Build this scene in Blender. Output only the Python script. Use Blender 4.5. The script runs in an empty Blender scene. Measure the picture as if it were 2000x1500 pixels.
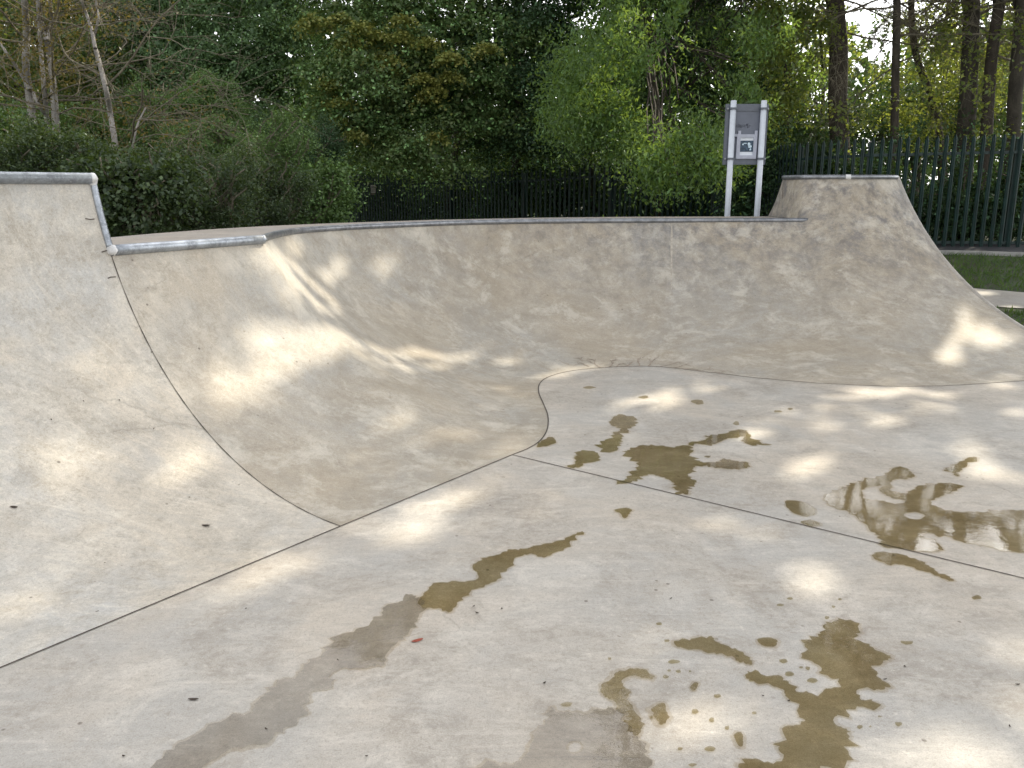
import bpy, bmesh, math, random
import numpy as np
from mathutils import Vector
from mathutils.bvhtree import BVHTree
from mathutils import noise as nz
from mathutils.geometry import delaunay_2d_cdt

SC = bpy.context.scene
COL = SC.collection
R_ = math.radians
rng = np.random.default_rng(7)
random.seed(7)

# ------------------------------------------------------------------ camera
EYE = 1.5; FPX = 1650.0; HOR = 368.0
PITCH = math.atan((750 - HOR) / FPX)
cam = bpy.data.objects.new('camera', bpy.data.cameras.new('camera'))
COL.objects.link(cam)
cam.location = (0, 0, EYE)
cam.rotation_euler = (math.pi / 2 - PITCH, 0, 0)
cam.data.sensor_width = 36
cam.data.lens = 36 * FPX / 2000
cam.data.clip_start = 0.05; cam.data.clip_end = 3000
SC.camera = cam

# ------------------------------------------------------------------ light
SUN_AZ, SUN_EL = R_(40), R_(41)
SUN = Vector((math.cos(SUN_EL) * math.sin(SUN_AZ), math.cos(SUN_EL) * math.cos(SUN_AZ), math.sin(SUN_EL)))
W = bpy.data.worlds.new('World'); SC.world = W; W.use_nodes = True
nt = W.node_tree; nt.nodes.clear()
sky = nt.nodes.new('ShaderNodeTexSky'); sky.sky_type = 'NISHITA'; sky.sun_disc = False
sky.sun_elevation = SUN_EL; sky.sun_rotation = SUN_AZ
sky.air_density = 1.0; sky.dust_density = 2.5; sky.ozone_density = 1.0
hs = nt.nodes.new('ShaderNodeHueSaturation'); hs.inputs['Saturation'].default_value = 0.12
bgn = nt.nodes.new('ShaderNodeBackground'); bgn.inputs['Strength'].default_value = 0.15
wo = nt.nodes.new('ShaderNodeOutputWorld')
nt.links.new(sky.outputs[0], hs.inputs['Color']); nt.links.new(hs.outputs[0], bgn.inputs['Color']); nt.links.new(bgn.outputs[0], wo.inputs[0])
sl = bpy.data.lights.new('sun', 'SUN'); sl.energy = 2.1; sl.angle = R_(0.55); sl.color = (1.0, 0.90, 0.72)
so = bpy.data.objects.new('sun', sl); COL.objects.link(so)
so.rotation_euler = SUN.to_track_quat('Z', 'Y').to_euler(); so.location = (20, 20, 30)
SC.view_settings.view_transform = 'Standard'; SC.view_settings.look = 'None'
SC.view_settings.exposure = 1.5; SC.view_settings.gamma = 1
SC.render.engine = 'CYCLES'
SC.cycles.max_bounces = 6; SC.cycles.transparent_max_bounces = 8
SC.cycles.use_denoising = True
SC.cycles.caustics_reflective = False; SC.cycles.caustics_refractive = False

# ------------------------------------------------------------------ helpers
CP, SP = math.cos(PITCH), math.sin(PITCH)
def ray(u, v):
    a = (u - 1000) / FPX; b = (750 - v) / FPX
    return Vector((a, CP + b * SP, -SP + b * CP))
def onz(u, v, z=0.0):
    d = ray(u, v); t = (z - EYE) / d.z
    return Vector((d.x * t, d.y * t, z))
def ony(u, v, y):
    d = ray(u, v); t = y / d.y
    return Vector((d.x * t, y, EYE + d.z * t))

def tag(o, label=None, cat=None, group=None, kind=None):
    if label: o['label'] = label
    if cat: o['category'] = cat
    if group: o['group'] = group
    if kind: o['kind'] = kind
    return o
def empty(name, loc=(0, 0, 0)):
    o = bpy.data.objects.new(name, None); COL.objects.link(o); o.location = loc; o.empty_display_size = .2
    return o
def obj(name, verts, faces, mat, parent=None, smooth=False):
    me = bpy.data.meshes.new(name)
    me.from_pydata([tuple(v) for v in verts], [], faces); me.update()
    if smooth: me.polygons.foreach_set('use_smooth', [True] * len(me.polygons))
    me.materials.append(mat)
    o = bpy.data.objects.new(name, me); COL.objects.link(o)
    if parent is not None:
        o.parent = parent; o.matrix_parent_inverse = parent.matrix_basis.inverted() if parent.type == 'EMPTY' else o.matrix_parent_inverse
    return o
class MB:
    def __init__(s): s.v = []; s.f = []
    def add(s, v, f):
        n = len(s.v); s.v += [tuple(p) for p in v]; s.f += [tuple(i + n for i in q) for q in f]
    def box(s, c, sx, sy, sz, rz=0, rx=0):
        cz, sn = math.cos(rz), math.sin(rz); vs = []
        for dx in (-.5, .5):
            for dy in (-.5, .5):
                for dz in (-.5, .5):
                    x, y = dx * sx, dy * sy
                    vs.append((c[0] + x * cz - y * sn, c[1] + x * sn + y * cz, c[2] + dz * sz))
        s.add(vs, [(0, 1, 3, 2), (4, 6, 7, 5), (0, 4, 5, 1), (2, 3, 7, 6), (0, 2, 6, 4), (1, 5, 7, 3)])
    def tube(s, pts, rad, n=8, cap=True):
        pts = [Vector(p) for p in pts]; m = len(pts)
        if not hasattr(rad, '__len__'): rad = [rad] * m
        vs = []; fs = []; up = None
        for i, p in enumerate(pts):
            t = (pts[min(i + 1, m - 1)] - pts[max(i - 1, 0)])
            if t.length < 1e-9: t = Vector((0, 0, 1))
            t.normalize()
            if up is None:
                up = t.cross(Vector((.31, .87, .2)));
                if up.length < .1: up = t.cross(Vector((1, 0, 0)))
            up = (up - t * up.dot(t)); up.normalize(); w = t.cross(up)
            for k in range(n):
                a = 2 * math.pi * k / n
                vs.append(p + (up * math.cos(a) + w * math.sin(a)) * rad[i])
        for i in range(m - 1):
            for k in range(n):
                k2 = (k + 1) % n
                fs.append((i * n + k, i * n + k2, (i + 1) * n + k2, (i + 1) * n + k))
        if cap:
            fs.append(tuple(range(n - 1, -1, -1))); fs.append(tuple((m - 1) * n + k for k in range(n)))
        s.add(vs, fs)
    def build(s, name, mat, parent=None, smooth=False): return obj(name, s.v, s.f, mat, parent, smooth)

# ------------------------------------------------------------------ materials
class NT:
    def __init__(s, name):
        s.m = bpy.data.materials.new(name); s.m.use_nodes = True; s.t = s.m.node_tree; s.t.nodes.clear()
        s.out = s.n('ShaderNodeOutputMaterial')
    def n(s, ty, **kw):
        k = s.t.nodes.new(ty)
        for a, b in kw.items(): setattr(k, a, b)
        return k
    def l(s, a, b): s.t.links.new(a, b)
    def coord(s): return s.n('ShaderNodeTexCoord').outputs['Object']
    def noise(s, co, scale, detail=4, rough=.55, dist=0., sc=None):
        if sc:
            mp = s.n('ShaderNodeMapping'); mp.inputs['Scale'].default_value = sc[:3]
            if len(sc) > 3: mp.inputs['Rotation'].default_value = (0, 0, sc[3])
            s.l(co, mp.inputs[0]); co = mp.outputs[0]
        k = s.n('ShaderNodeTexNoise'); s.l(co, k.inputs['Vector'])
        k.inputs['Scale'].default_value = scale; k.inputs['Detail'].default_value = detail
        k.inputs['Roughness'].default_value = rough; k.inputs['Distortion'].default_value = dist
        return k.outputs['Fac']
    def ramp(s, fac, stops, interp='LINEAR'):
        r = s.n('ShaderNodeValToRGB'); s.l(fac, r.inputs[0]); cr = r.color_ramp; cr.interpolation = interp
        while len(cr.elements) < len(stops): cr.elements.new(.5)
        for e, (p, c) in zip(cr.elements, stops):
            e.position = p; e.color = (*c, 1) if hasattr(c, '__len__') else (c, c, c, 1)
        return r.outputs[0]
    def mix(s, fac, a, b, mode='MIX'):
        k = s.n('ShaderNodeMixRGB', blend_type=mode)
        for i, x in ((0, fac), (1, a), (2, b)):
            if hasattr(x, 'is_linked') or hasattr(x, 'links'): s.l(x, k.inputs[i])
            elif i == 0: k.inputs[0].default_value = x
            else: k.inputs[i].default_value = (*x, 1)
        return k.outputs[0]
    def math(s, op, a, b=None, clamp=False):
        k = s.n('ShaderNodeMath', operation=op); k.use_clamp = clamp
        for i, x in ((0, a), (1, b)):
            if x is None: continue
            if hasattr(x, 'links'): s.l(x, k.inputs[i])
            else: k.inputs[i].default_value = x
        return k.outputs[0]
    def bsdf(s, color, rough=.7, metal=0., bump=None, bstr=.2, bdist=.01, spec=None):
        b = s.n('ShaderNodeBsdfPrincipled')
        if hasattr(color, 'links'): s.l(color, b.inputs['Base Color'])
        else: b.inputs['Base Color'].default_value = (*color, 1)
        if hasattr(rough, 'links'): s.l(rough, b.inputs['Roughness'])
        else: b.inputs['Roughness'].default_value = rough
        b.inputs['Metallic'].default_value = metal
        if spec is not None: b.inputs['Specular IOR Level'].default_value = spec
        if bump is not None:
            k = s.n('ShaderNodeBump'); s.l(bump, k.inputs['Height']); k.inputs['Strength'].default_value = bstr; k.inputs['Distance'].default_value = bdist
            s.l(k.outputs[0], b.inputs['Normal'])
        s.l(b.outputs[0], s.out.inputs[0]); return b

def concrete(name, warm, grey, light, stain=0.0, speck=.5, olive=0.0, streak=0.0):
    m = NT(name); co = m.coord()
    mul = lambda x, y: m.math('MULTIPLY', x, y)
    dark = tuple(x * .58 for x in warm)
    a = m.noise(co, .75, 6, .62, .5)
    b = m.noise(co, 2.6, 8, .70, .9)
    blot = m.noise(co, 1.5, 9, .72, 1.0)
    d = m.noise(co, 11, 7, .78, .6)
    c = m.noise(co, 34, 5, .75)
    g2 = m.noise(co, 80, 3, .7)
    fine = m.noise(co, 230, 2, .6)
    base = m.mix(m.ramp(a, [(.43, 0.), (.57, 1.)]), grey, warm)
    # pale laitance and washed areas
    base = m.mix(mul(m.ramp(b, [(.50, 0.), (.66, 1.)]), .8), base, light)
    # brown, gritty weathered areas
    bm_ = m.ramp(blot, [(.36, 1.), (.53, 0.)])
    base = m.mix(mul(bm_, .62), base, tuple(x * .74 for x in warm))
    gritty = mul(m.ramp(d, [(.40, 1.), (.54, 0.)]), m.math('ADD', mul(bm_, .75), .22))
    base = m.mix(mul(gritty, .75), base, dark)
    base = m.mix(mul(mul(m.ramp(c, [(.36, 1.), (.47, 0.)]), m.math('ADD', mul(bm_, .7), .3)), speck), base, dark)
    base = m.mix(mul(m.ramp(c, [(.56, 0.), (.70, 1.)]), .42), base, tuple(min(.82, x * 1.2) for x in light))
    base = m.mix(mul(m.ramp(g2, [(.38, 1.), (.47, 0.)]), .36), base, dark)
    # sweeping trowel marks
    tw = m.noise(co, 2.2, 7, .72, 2.2, sc=(1., 4.2, 1., .6))
    base = m.mix(mul(m.ramp(tw, [(.40, 1.), (.50, 0.)]), .22), base, tuple(x * .78 for x in grey))
    base = m.mix(mul(m.ramp(tw, [(.55, 0.), (.66, 1.)]), .28), base, tuple(min(.8, x * 1.1) for x in light))
    # little pits
    vo = m.n('ShaderNodeTexVoronoi'); m.l(co, vo.inputs['Vector']); vo.inputs['Scale'].default_value = 9
    base = m.mix(mul(mul(m.ramp(vo.outputs['Distance'], [(.05, 1.), (.08, 0.)]), m.ramp(b, [(.44, 1.), (.52, 0.)])), .7), base, (.10, .08, .06))
    # wheel scuffs
    for ro, sc_, th in ((.5, (1.2, 30., 6.), .70), (-.9, (1.0, 26., 5.), .71), (1.9, (.9, 34., 6.), .72)):
        sf = m.noise(co, 1.0, 4, .6, .25, sc=(*sc_, ro))
        base = m.mix(mul(m.ramp(sf, [(th - .03, 0.), (th + .03, 1.)]), .32), base, tuple(x * .6 for x in grey))
    if olive:  # mottled olive past the hip: shade put into the bowl's colour
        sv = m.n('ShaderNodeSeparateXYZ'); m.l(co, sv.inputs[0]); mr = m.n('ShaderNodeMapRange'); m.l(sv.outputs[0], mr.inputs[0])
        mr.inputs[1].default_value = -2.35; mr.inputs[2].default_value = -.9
        o1 = m.noise(co, 1.5, 8, .70, .5); hip_shade = mul(m.ramp(o1, [(.32, .25), (.60, 1.)]), mr.outputs[0])
        base = m.mix(mul(hip_shade, olive), base, m.mix(.6, base, (.225, .18, .12)))
    if stain:
        sx = m.n('ShaderNodeSeparateXYZ'); m.l(co, sx.inputs[0])
        # board marks and grime in the band under the coping on the right of the bowl
        band = m.n('ShaderNodeMapRange'); band.inputs[1].default_value = .25; band.inputs[2].default_value = 1.15; m.l(sx.outputs[2], band.inputs[0])
        side = m.n('ShaderNodeMapRange'); side.inputs[1].default_value = -1.6; side.inputs[2].default_value = 1.6; m.l(sx.outputs[0], side.inputs[0])
        k = mul(band.outputs[0], side.outputs[0])
        s1 = m.noise(co, 4.6, 9, .80, .15)
        base = m.mix(mul(mul(m.ramp(s1, [(.45, 0.), (.60, 1.)]), k), stain), base, (.12, .12, .135))
        s2 = m.noise(co, 5.0, 6, .7, .15, sc=(2.2, 2.2, .35))
        base = m.mix(mul(mul(m.ramp(s2, [(.50, 0.), (.64, 1.)]), m.math('ADD', k, .12)), stain * .7), base, (.18, .155, .125))
        s3 = m.noise(co, 3.0, 8, .75, .3)
        base = m.mix(mul(m.ramp(s3, [(.52, 0.), (.64, 1.)]), .45), base, tuple(min(.8, x * 1.05) for x in light))
    # hairline cracks
    wv = m.n('ShaderNodeVectorMath', operation='ADD'); nzv = m.n('ShaderNodeTexNoise'); m.l(co, nzv.inputs['Vector']); nzv.inputs['Scale'].default_value = 1.1; nzv.inputs['Detail'].default_value = 6
    m.l(co, wv.inputs[0]); m.l(nzv.outputs['Color'], wv.inputs[1])
    vc = m.n('ShaderNodeTexVoronoi', feature='DISTANCE_TO_EDGE'); m.l(wv.outputs[0], vc.inputs['Vector']); vc.inputs['Scale'].default_value = .55
    crk = mul(m.ramp(vc.outputs['Distance'], [(.0, 1.), (.0035, 0.)]), m.ramp(a, [(.50, 0.), (.56, 1.)]))
    base = m.mix(mul(crk, .3), base, tuple(x * .35 for x in warm))
    base = m.mix(.3, base, m.ramp(fine, [(.3, .22), (.7, .66)]), 'OVERLAY')
    h = m.math('ADD', mul(c, .6), mul(fine, .4))
    rr = m.n('ShaderNodeMapRange'); m.l(d, rr.inputs[0]); rr.inputs[3].default_value = .5; rr.inputs[4].default_value = .75
    m.bsdf(base, rr.outputs[0], bump=h, bstr=.4, bdist=.004, spec=.35)
    return m.m

M = {}
M['floor'] = concrete('floor_concrete', (.50, .447, .378), (.44, .418, .382), (.60, .56, .495), speck=.75)
M['ramp'] = concrete('ramp_concrete', (.565, .505, .415), (.495, .482, .452), (.66, .615, .53), speck=.8)
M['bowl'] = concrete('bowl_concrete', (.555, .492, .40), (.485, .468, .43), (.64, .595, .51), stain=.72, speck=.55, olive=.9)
M['deck'] = concrete('deck_concrete', (.41, .355, .30), (.37, .335, .30), (.47, .42, .36), speck=.5)
M['path'] = concrete('path_concrete', (.42, .38, .33), (.38, .36, .33), (.48, .45, .40))

def steel(name, col, rough, metal=.85):
    m = NT(name); co = m.coord(); a = m.noise(co, 14, 5, .7); b = m.noise(co, 70, 3, .7)
    c = m.mix(m.ramp(a, [(.4, 0.), (.62, 1.)]), col, tuple(x * .62 for x in col))
    c = m.mix(m.math('MULTIPLY', m.ramp(b, [(.55, 0.), (.7, 1.)]), .5), c, tuple(min(.9, x * 1.5) for x in col))
    rr = m.n('ShaderNodeMapRange'); m.l(a, rr.inputs[0]); rr.inputs[3].default_value = rough - .1; rr.inputs[4].default_value = rough + .15
    m.bsdf(c, rr.outputs[0], metal, b, .15, .002); return m.m
M['steel'] = steel('galvanised_steel', (.42, .45, .49), .46)
M['dullsteel'] = steel('scuffed_steel', (.30, .31, .33), .42)
def plain(name, col, rough=.6, metal=0, var=.25, scale=20):
    m = NT(name); co = m.coord(); a = m.noise(co, scale, 5, .65)
    c = m.mix(m.ramp(a, [(.38, 0.), (.65, 1.)]), tuple(x * (1 - var) for x in col), tuple(min(1, x * (1 + var * .4)) for x in col))
    m.bsdf(c, rough, metal, a, .1, .003); return m.m
M['sealant'] = plain('white_sealant', (.74, .74, .74), .5)
M['joint'] = plain('dark_joint', (.10, .082, .068), .9, var=.5)
M['fence'] = plain('dark_green_paint', (.006, .029, .025), .45, var=.35, scale=6)
M['post'] = plain('pale_post_paint', (.60, .64, .70), .35, var=.08)
M['board'] = plain('slate_board', (.135, .15, .19), .4, var=.12, scale=5)
M['boardrail'] = plain('slate_rail', (.12, .135, .165), .4, var=.1)
M['frame'] = plain('poster_frame_paint', (.42, .44, .52), .4, var=.1)
M['paper'] = plain('poster_paper', (.72, .76, .82), .5, var=.04)
M['ink'] = plain('poster_ink', (.05, .09, .14), .5, var=.6, scale=30)
M['pale_ink'] = plain('poster_pale_ink', (.62, .78, .88), .5, var=.2, scale=40)
M['scrawl'] = plain('lilac_scrawl', (.40, .38, .52), .5, var=.2)
M['bolt'] = plain('bolt_metal', (.32, .33, .35), .4, .7)
M['plate'] = plain('notice_plate', (.50, .44, .46), .5, var=.1)
M['plateink'] = plain('notice_ink', (.10, .08, .10), .6)
M['stain'] = plain('damp_seep', (.35, .285, .225), .7, var=.4, scale=30)
M['kerb'] = plain('kerb_concrete', (.36, .35, .33), .8, var=.3, scale=9)
M['tarmac'] = plain('dark_tarmac', (.055, .055, .062), .85, var=.4, scale=40)

def ground_mat():
    m = NT('leafy_ground'); co = m.coord(); a = m.noise(co, 1.3, 6, .7); b = m.noise(co, 30, 5, .7)
    c = m.mix(m.ramp(a, [(.4, 0.), (.62, 1.)]), (.03, .05, .015), (.055, .048, .03))
    c = m.mix(m.ramp(b, [(.5, 0.), (.68, 1.)]), c, (.05, .075, .02))
    m.bsdf(c, .9, bump=b, bstr=.8, bdist=.03); return m.m
M['ground'] = ground_mat()

def leaf_mat(name, cols, trans=.45, tcol=None, gloss=.03):
    m = NT(name); g = m.n('ShaderNodeNewGeometry'); r = g.outputs['Random Per Island']
    cols = [tuple(x * 1.25 for x in c) for c in cols]
    st = [(i / (len(cols) - 1) if len(cols) > 1 else 0, c) for i, c in enumerate(cols)]
    c = m.ramp(r, st)
    # patches of slightly different leaf colour through the crown
    a = m.noise(m.coord(), .9, 3, .6)
    c2 = m.mix(m.math('MULTIPLY', m.ramp(a, [(.4, 0.), (.62, 1.)]), .4), c, cols[len(cols) // 2])
    d = m.n('ShaderNodeBsdfDiffuse'); m.l(c2, d.inputs[0])
    t = m.n('ShaderNodeBsdfTranslucent')
    tc = m.mix(.65, c2, tcol or (.16, .24, .02)); m.l(tc, t.inputs[0])
    x = m.n('ShaderNodeMixShader'); x.inputs[0].default_value = trans
    m.l(d.outputs[0], x.inputs[1]); m.l(t.outputs[0], x.inputs[2])
    gl = m.n('ShaderNodeBsdfGlossy'); gl.inputs[0].default_value = (.8, .85, .9, 1); gl.inputs['Roughness'].default_value = .45
    y = m.n('ShaderNodeMixShader'); y.inputs[0].default_value = gloss
    m.l(x.outputs[0], y.inputs[1]); m.l(gl.outputs[0], y.inputs[2]); m.l(y.outputs[0], m.out.inputs[0])
    return m.m
M['leaf_dark'] = leaf_mat('dark_leaf', [(0.019, 0.037, 0.016), (0.031, 0.062, 0.028), (0.044, 0.079, 0.035), (0.059, 0.099, 0.041), (0.043, 0.084, 0.043), (0.031, 0.062, 0.028), (0.187, 0.366, 0.190)], .24)  # in most leaf lists the far brighter last colour paints highlights for sparkle
M['leaf_blue'] = leaf_mat('bluish_leaf', [(0.052, 0.087, 0.039), (0.087, 0.147, 0.065), (0.112, 0.188, 0.080), (0.077, 0.127, 0.055), (0.087, 0.147, 0.065), (0.324, 0.532, 0.231)], .26)
M['leaf_mid'] = leaf_mat('shrub_leaf', [(0.054, 0.097, 0.031), (0.091, 0.155, 0.049), (0.121, 0.204, 0.061), (0.101, 0.151, 0.049), (0.073, 0.136, 0.045), (0.269, 0.440, 0.139)], .28)
M['leaf_maple'] = leaf_mat('maple_leaf', [(0.043, 0.076, 0.027), (0.071, 0.127, 0.045), (0.098, 0.161, 0.055), (0.133, 0.161, 0.054), (0.086, 0.150, 0.056), (0.071, 0.127, 0.045), (0.361, 0.631, 0.234)], .25)
M['leaf_orange'] = leaf_mat('turning_leaf', [(0.078, 0.131, 0.039), (0.169, 0.203, 0.052), (0.260, 0.254, 0.065), (0.130, 0.189, 0.052), (0.338, 0.319, 0.078)], .25, (.24, .24, .045))
M['leaf_bright'] = leaf_mat('bright_leaf', [(0.045, 0.073, 0.024), (0.073, 0.121, 0.041), (0.093, 0.155, 0.047), (0.121, 0.194, 0.060), (0.069, 0.126, 0.043), (0.073, 0.121, 0.041), (0.197, 0.356, 0.122)], .5, (.34, .48, .045))
M['leaf_yellow'] = leaf_mat('yellow_green_leaf', [(0.048, 0.072, 0.027), (0.080, 0.120, 0.045), (0.123, 0.168, 0.057), (0.104, 0.158, 0.058), (0.132, 0.146, 0.059), (0.080, 0.120, 0.045), (0.251, 0.278, 0.113)], .55, (.38, .42, .03))
M['leaf_shade'] = leaf_mat('bramble_leaf', [(0.023, 0.038, 0.018), (0.034, 0.055, 0.024), (0.045, 0.070, 0.028), (0.040, 0.052, 0.023), (0.117, 0.163, 0.074)], .25)
M['leaf_sparse'] = leaf_mat('lichen_leaf', [(.10, .085, .03), (.13, .10, .035), (.08, .08, .03)], .4, (.25, .2, .03))
M['grass'] = leaf_mat('grass_blade', [(.035, .07, .02), (.05, .10, .025), (.07, .12, .03)], .4)
M['dead'] = plain('dead_leaf', (.045, .03, .02), .8, var=.4, scale=60)
M['redleaf'] = plain('red_leaf', (.30, .06, .03), .7, var=.3, scale=60)
def bark(name, a, b, s=9):
    m = NT(name); co = m.coord(); n1 = m.noise(co, s, 6, .7, .6, sc=(1, 1, .35)); n2 = m.noise(co, s * 5, 4, .7)
    c = m.mix(m.ramp(n1, [(.38, 0.), (.64, 1.)]), a, b)
    c = m.mix(m.math('MULTIPLY', m.ramp(n2, [(.5, 0.), (.7, 1.)]), .5), c, tuple(x * .5 for x in a))
    m.bsdf(c, .9, bump=n1, bstr=.7, bdist=.03); return m.m
M['bark_pale'] = bark('pale_grey_bark', (.20, .185, .165), (.38, .355, .33))
M['bark_dark'] = bark('dark_bark', (.045, .038, .03), (.09, .078, .06))
M['bark_brown'] = bark('brown_bark', (.045, .036, .028), (.10, .082, .064))
M['twig'] = bark('twig_bark', (.12, .105, .075), (.24, .21, .15), 20)

def water_mat(name, t0, t1):
    m = NT(name); co = m.coord()
    a = m.noise(co, 5, 5, .65, .5)
    tint = m.mix(m.ramp(a, [(.35, 0.), (.65, 1.)]), t0, t1)
    t = m.n('ShaderNodeBsdfTransparent'); m.l(tint, t.inputs[0])
    g = m.n('ShaderNodeBsdfGlossy'); g.inputs['Roughness'].default_value = .015
    w = m.noise(co, 26, 3, .6); bp = m.n('ShaderNodeBump'); m.l(w, bp.inputs['Height']); bp.inputs['Strength'].default_value = .035; bp.inputs['Distance'].default_value = .006
    m.l(bp.outputs[0], g.inputs['Normal'])
    f = m.n('ShaderNodeFresnel'); f.inputs[0].default_value = 1.45
    x = m.n('ShaderNodeMixShader'); gb = m.n('ShaderNodeNewGeometry'); fr = m.math('MULTIPLY', f.outputs[0], m.math('SUBTRACT', 1.0, gb.outputs['Backfacing'])); m.l(fr, x.inputs[0]); m.l(t.outputs[0], x.inputs[1]); m.l(g.outputs[0], x.inputs[2])
    m.l(x.outputs[0], m.out.inputs[0]); return m.m
M['water'] = water_mat('rain_water', (.685, .635, .50), (.785, .745, .62))
def damp_mat():
    m = NT('damp_concrete_edge'); t = m.n('ShaderNodeBsdfTransparent'); t.inputs[0].default_value = (.915, .895, .86, 1); m.l(t.outputs[0], m.out.inputs[0]); return m.m
M['damp'] = damp_mat()
M['sky_film'] = water_mat('sky_grey_film', (.745, .73, .71), (.86, .85, .83))  # thin water; the grey of reflected sky is put into its tint

# ------------------------------------------------------------------ skate park surfaces
A0 = onz(0, 1305); B0 = onz(665, 1028); B2 = onz(1002, 888)
FL = (B2 - A0).normalized(); NN = Vector((-FL.y, FL.x, 0))
HD = 1.177; HE = 1.62; HL = 1.56; R1 = 1.896
def arc_pts(F, L, H, n, zmax=None, zmin=0.):
    d = Vector((L.x - F.x, L.y - F.y, 0)); D = d.length; d /= D
    R = (D * D + H * H) / (2 * H)
    tm = math.acos(max(-1, 1 - (zmax if zmax else H) / R)); t0 = math.acos(1 - zmin / R)
    return [Vector((F.x, F.y, 0)) + d * (R * math.sin(t)) + Vector((0, 0, R * (1 - math.cos(t)))) for t in [t0 + (tm - t0) * i / n for i in range(n + 1)]]
def dist_at(H): return math.sqrt(R1 * R1 - (R1 - H) ** 2)

seamL = B0 + NN * dist_at(HD)
corner = Vector(onz(508, 466, HD)); 
fk = [(1002, 888), (1032, 876), (1056, 860), (1069, 838), (1070, 812), (1061, 788), (1052, 766), (1055, 748), (1075, 735), (1120, 724), (1200, 717), (1280, 716), (1375, 726), (1475, 738), (1600, 749)]
lk = [(508, 466), (508.5, 465.6), (509.5, 465), (512, 463.5), (524, 459), (542, 454.6), (575, 449.2), (640, 444), (740, 439), (900, 433), (1060, 430.4), (1180, 429.5), (1300, 429), (1420, 428.6), (1568, 428.4)]
Fk = [onz(*p) for p in fk]; Lk = [onz(*p, HD) for p in lk]
F_end = Vector((5.245, 6.84, 0))
def T_(u, y):
    p = ony(u, 347, y); p.z = HE; return p
Q0 = Lk[-1]; d0 = Q0 - Fk[-1]; d0.z = 0; DQ = d0.length
RQ = (DQ * DQ + HD * HD) / (2 * HD); T1 = Fk[-1] + d0 / DQ * math.sqrt(RQ * RQ - (RQ - HE) ** 2); T1.z = HE
eFk = [Fk[-1], onz(1750, 755), onz(1880, 752), onz(2000, 744), Vector((4.75, 6.68, 0)), F_end]
eTk = [T1, T_(1625, 9.43), T_(1685, 9.40), T_(1722, 9.44), T_(1741, 9.52), T_(1750, 9.60)]
def crom(K, per):
    out = []
    for i in range(len(K) - 1):
        p0, p1, p2, p3 = K[max(i - 1, 0)], K[i], K[i + 1], K[min(i + 2, len(K) - 1)]
        for j in range(per):
            t = j / per
            out.append(.5 * ((2 * p1) + (p2 - p0) * t + (2 * p0 - 5 * p1 + 4 * p2 - p3) * t * t + (3 * p1 - p0 - 3 * p2 + p3) * t ** 3))
    out.append(K[-1].copy()); return out
def smoothed(P, it=1):
    for _ in range(it):
        P = [P[0]] + [(P[i - 1] + P[i] * 2 + P[i + 1]) / 4 for i in range(1, len(P) - 1)] + [P[-1]]
    return P
def lip_height(P):
    for p in P: p.z = HD
    return P
NR = 30
cols = []        # list of rows (bottom to z = HD)
for i in range(13):
    t = i / 12; F = B0.lerp(B2, t); L = seamL.lerp(corner, t); L.z = HD
    cols.append(arc_pts(F, L, HD, NR))
Fs = smoothed(crom(Fk, 8), 2); Ls = lip_height(smoothed(crom(Lk, 8), 3))
Ls[0] = corner.copy()
for F, L in zip(Fs[1:], Ls[1:]): cols.append(arc_pts(F, L, HD, NR))
eF = smoothed(crom(eFk, 8), 2); eT = smoothed(crom(eTk, 8), 2)
ecols = [arc_pts(F, T, HE, NR, HD) for F, T in zip(eF, eT)]
eup = [arc_pts(F, T, HE, 10, HE, HD) for F, T in zip(eF, eT)]
cols += ecols[1:]
# flank of the raised end, fanning back on to the deck
bk = Vector((*onz(1500, 422, HD)[:2], HD)); TL = T_(1530, 9.95)
flank = []
for i in range(9):
    t = i / 9; b = bk.lerp(Q0, t); tp = TL.lerp(T1, t)
    flank.append([b.lerp(tp, j / 10) + Vector((0, 0, -.05 * math.sin(math.pi * j / 10) * (1 - t))) for j in range(11)])
upper = flank + eup
def grid(colset):
    n = len(colset[0]); vs = [p for c in colset for p in c]; fs = []
    for i in range(len(colset) - 1):
        for j in range(n - 1):
            fs.append((i * n + j, (i + 1) * n + j, (i + 1) * n + j + 1, i * n + j + 1))
    return vs, fs
v1, f1 = grid(cols); v2, f2 = grid(upper)
bmx = bmesh.new()
bv = [bmx.verts.new(p) for p in v1 + v2]
for q in f1: bmx.faces.new([bv[i] for i in q])
for q in f2: bmx.faces.new([bv[i + len(v1)] for i in q])
bmesh.ops.remove_doubles(bmx, verts=bmx.verts, dist=.0008)
bmesh.ops.dissolve_degenerate(bmx, dist=.0005, edges=bmx.edges)
bmesh.ops.recalc_face_normals(bmx, faces=bmx.faces)
bmx.faces.ensure_lookup_table()
if sum(f.normal.z for f in bmx.faces) < 0: bmesh.ops.reverse_faces(bmx, faces=bmx.faces)

bowl = tag(empty('skate_bowl', (0.8, 9.2, 0)), 'curved concrete skate bowl with grey steel coping and a raised end at the right', 'skate bowl')
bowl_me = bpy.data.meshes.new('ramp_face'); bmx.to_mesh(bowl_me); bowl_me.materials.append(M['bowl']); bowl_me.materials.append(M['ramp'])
bowl_me.polygons.foreach_set('use_smooth', [True] * len(bowl_me.polygons))
def child(o, parent):
    o.parent = parent; o.matrix_parent_inverse = parent.matrix_basis.inverted(); return o
bowl_face = bpy.data.objects.new('ramp_face', bowl_me); COL.objects.link(bowl_face)
bpy.context.view_layer.update()
def adopt(o, parent):
    o.parent = parent; o.location = o.location - parent.location; return o
adopt(bowl_face, bowl)
BOWL_BVH = BVHTree.FromBMesh(bmx); bmx.free()

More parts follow.
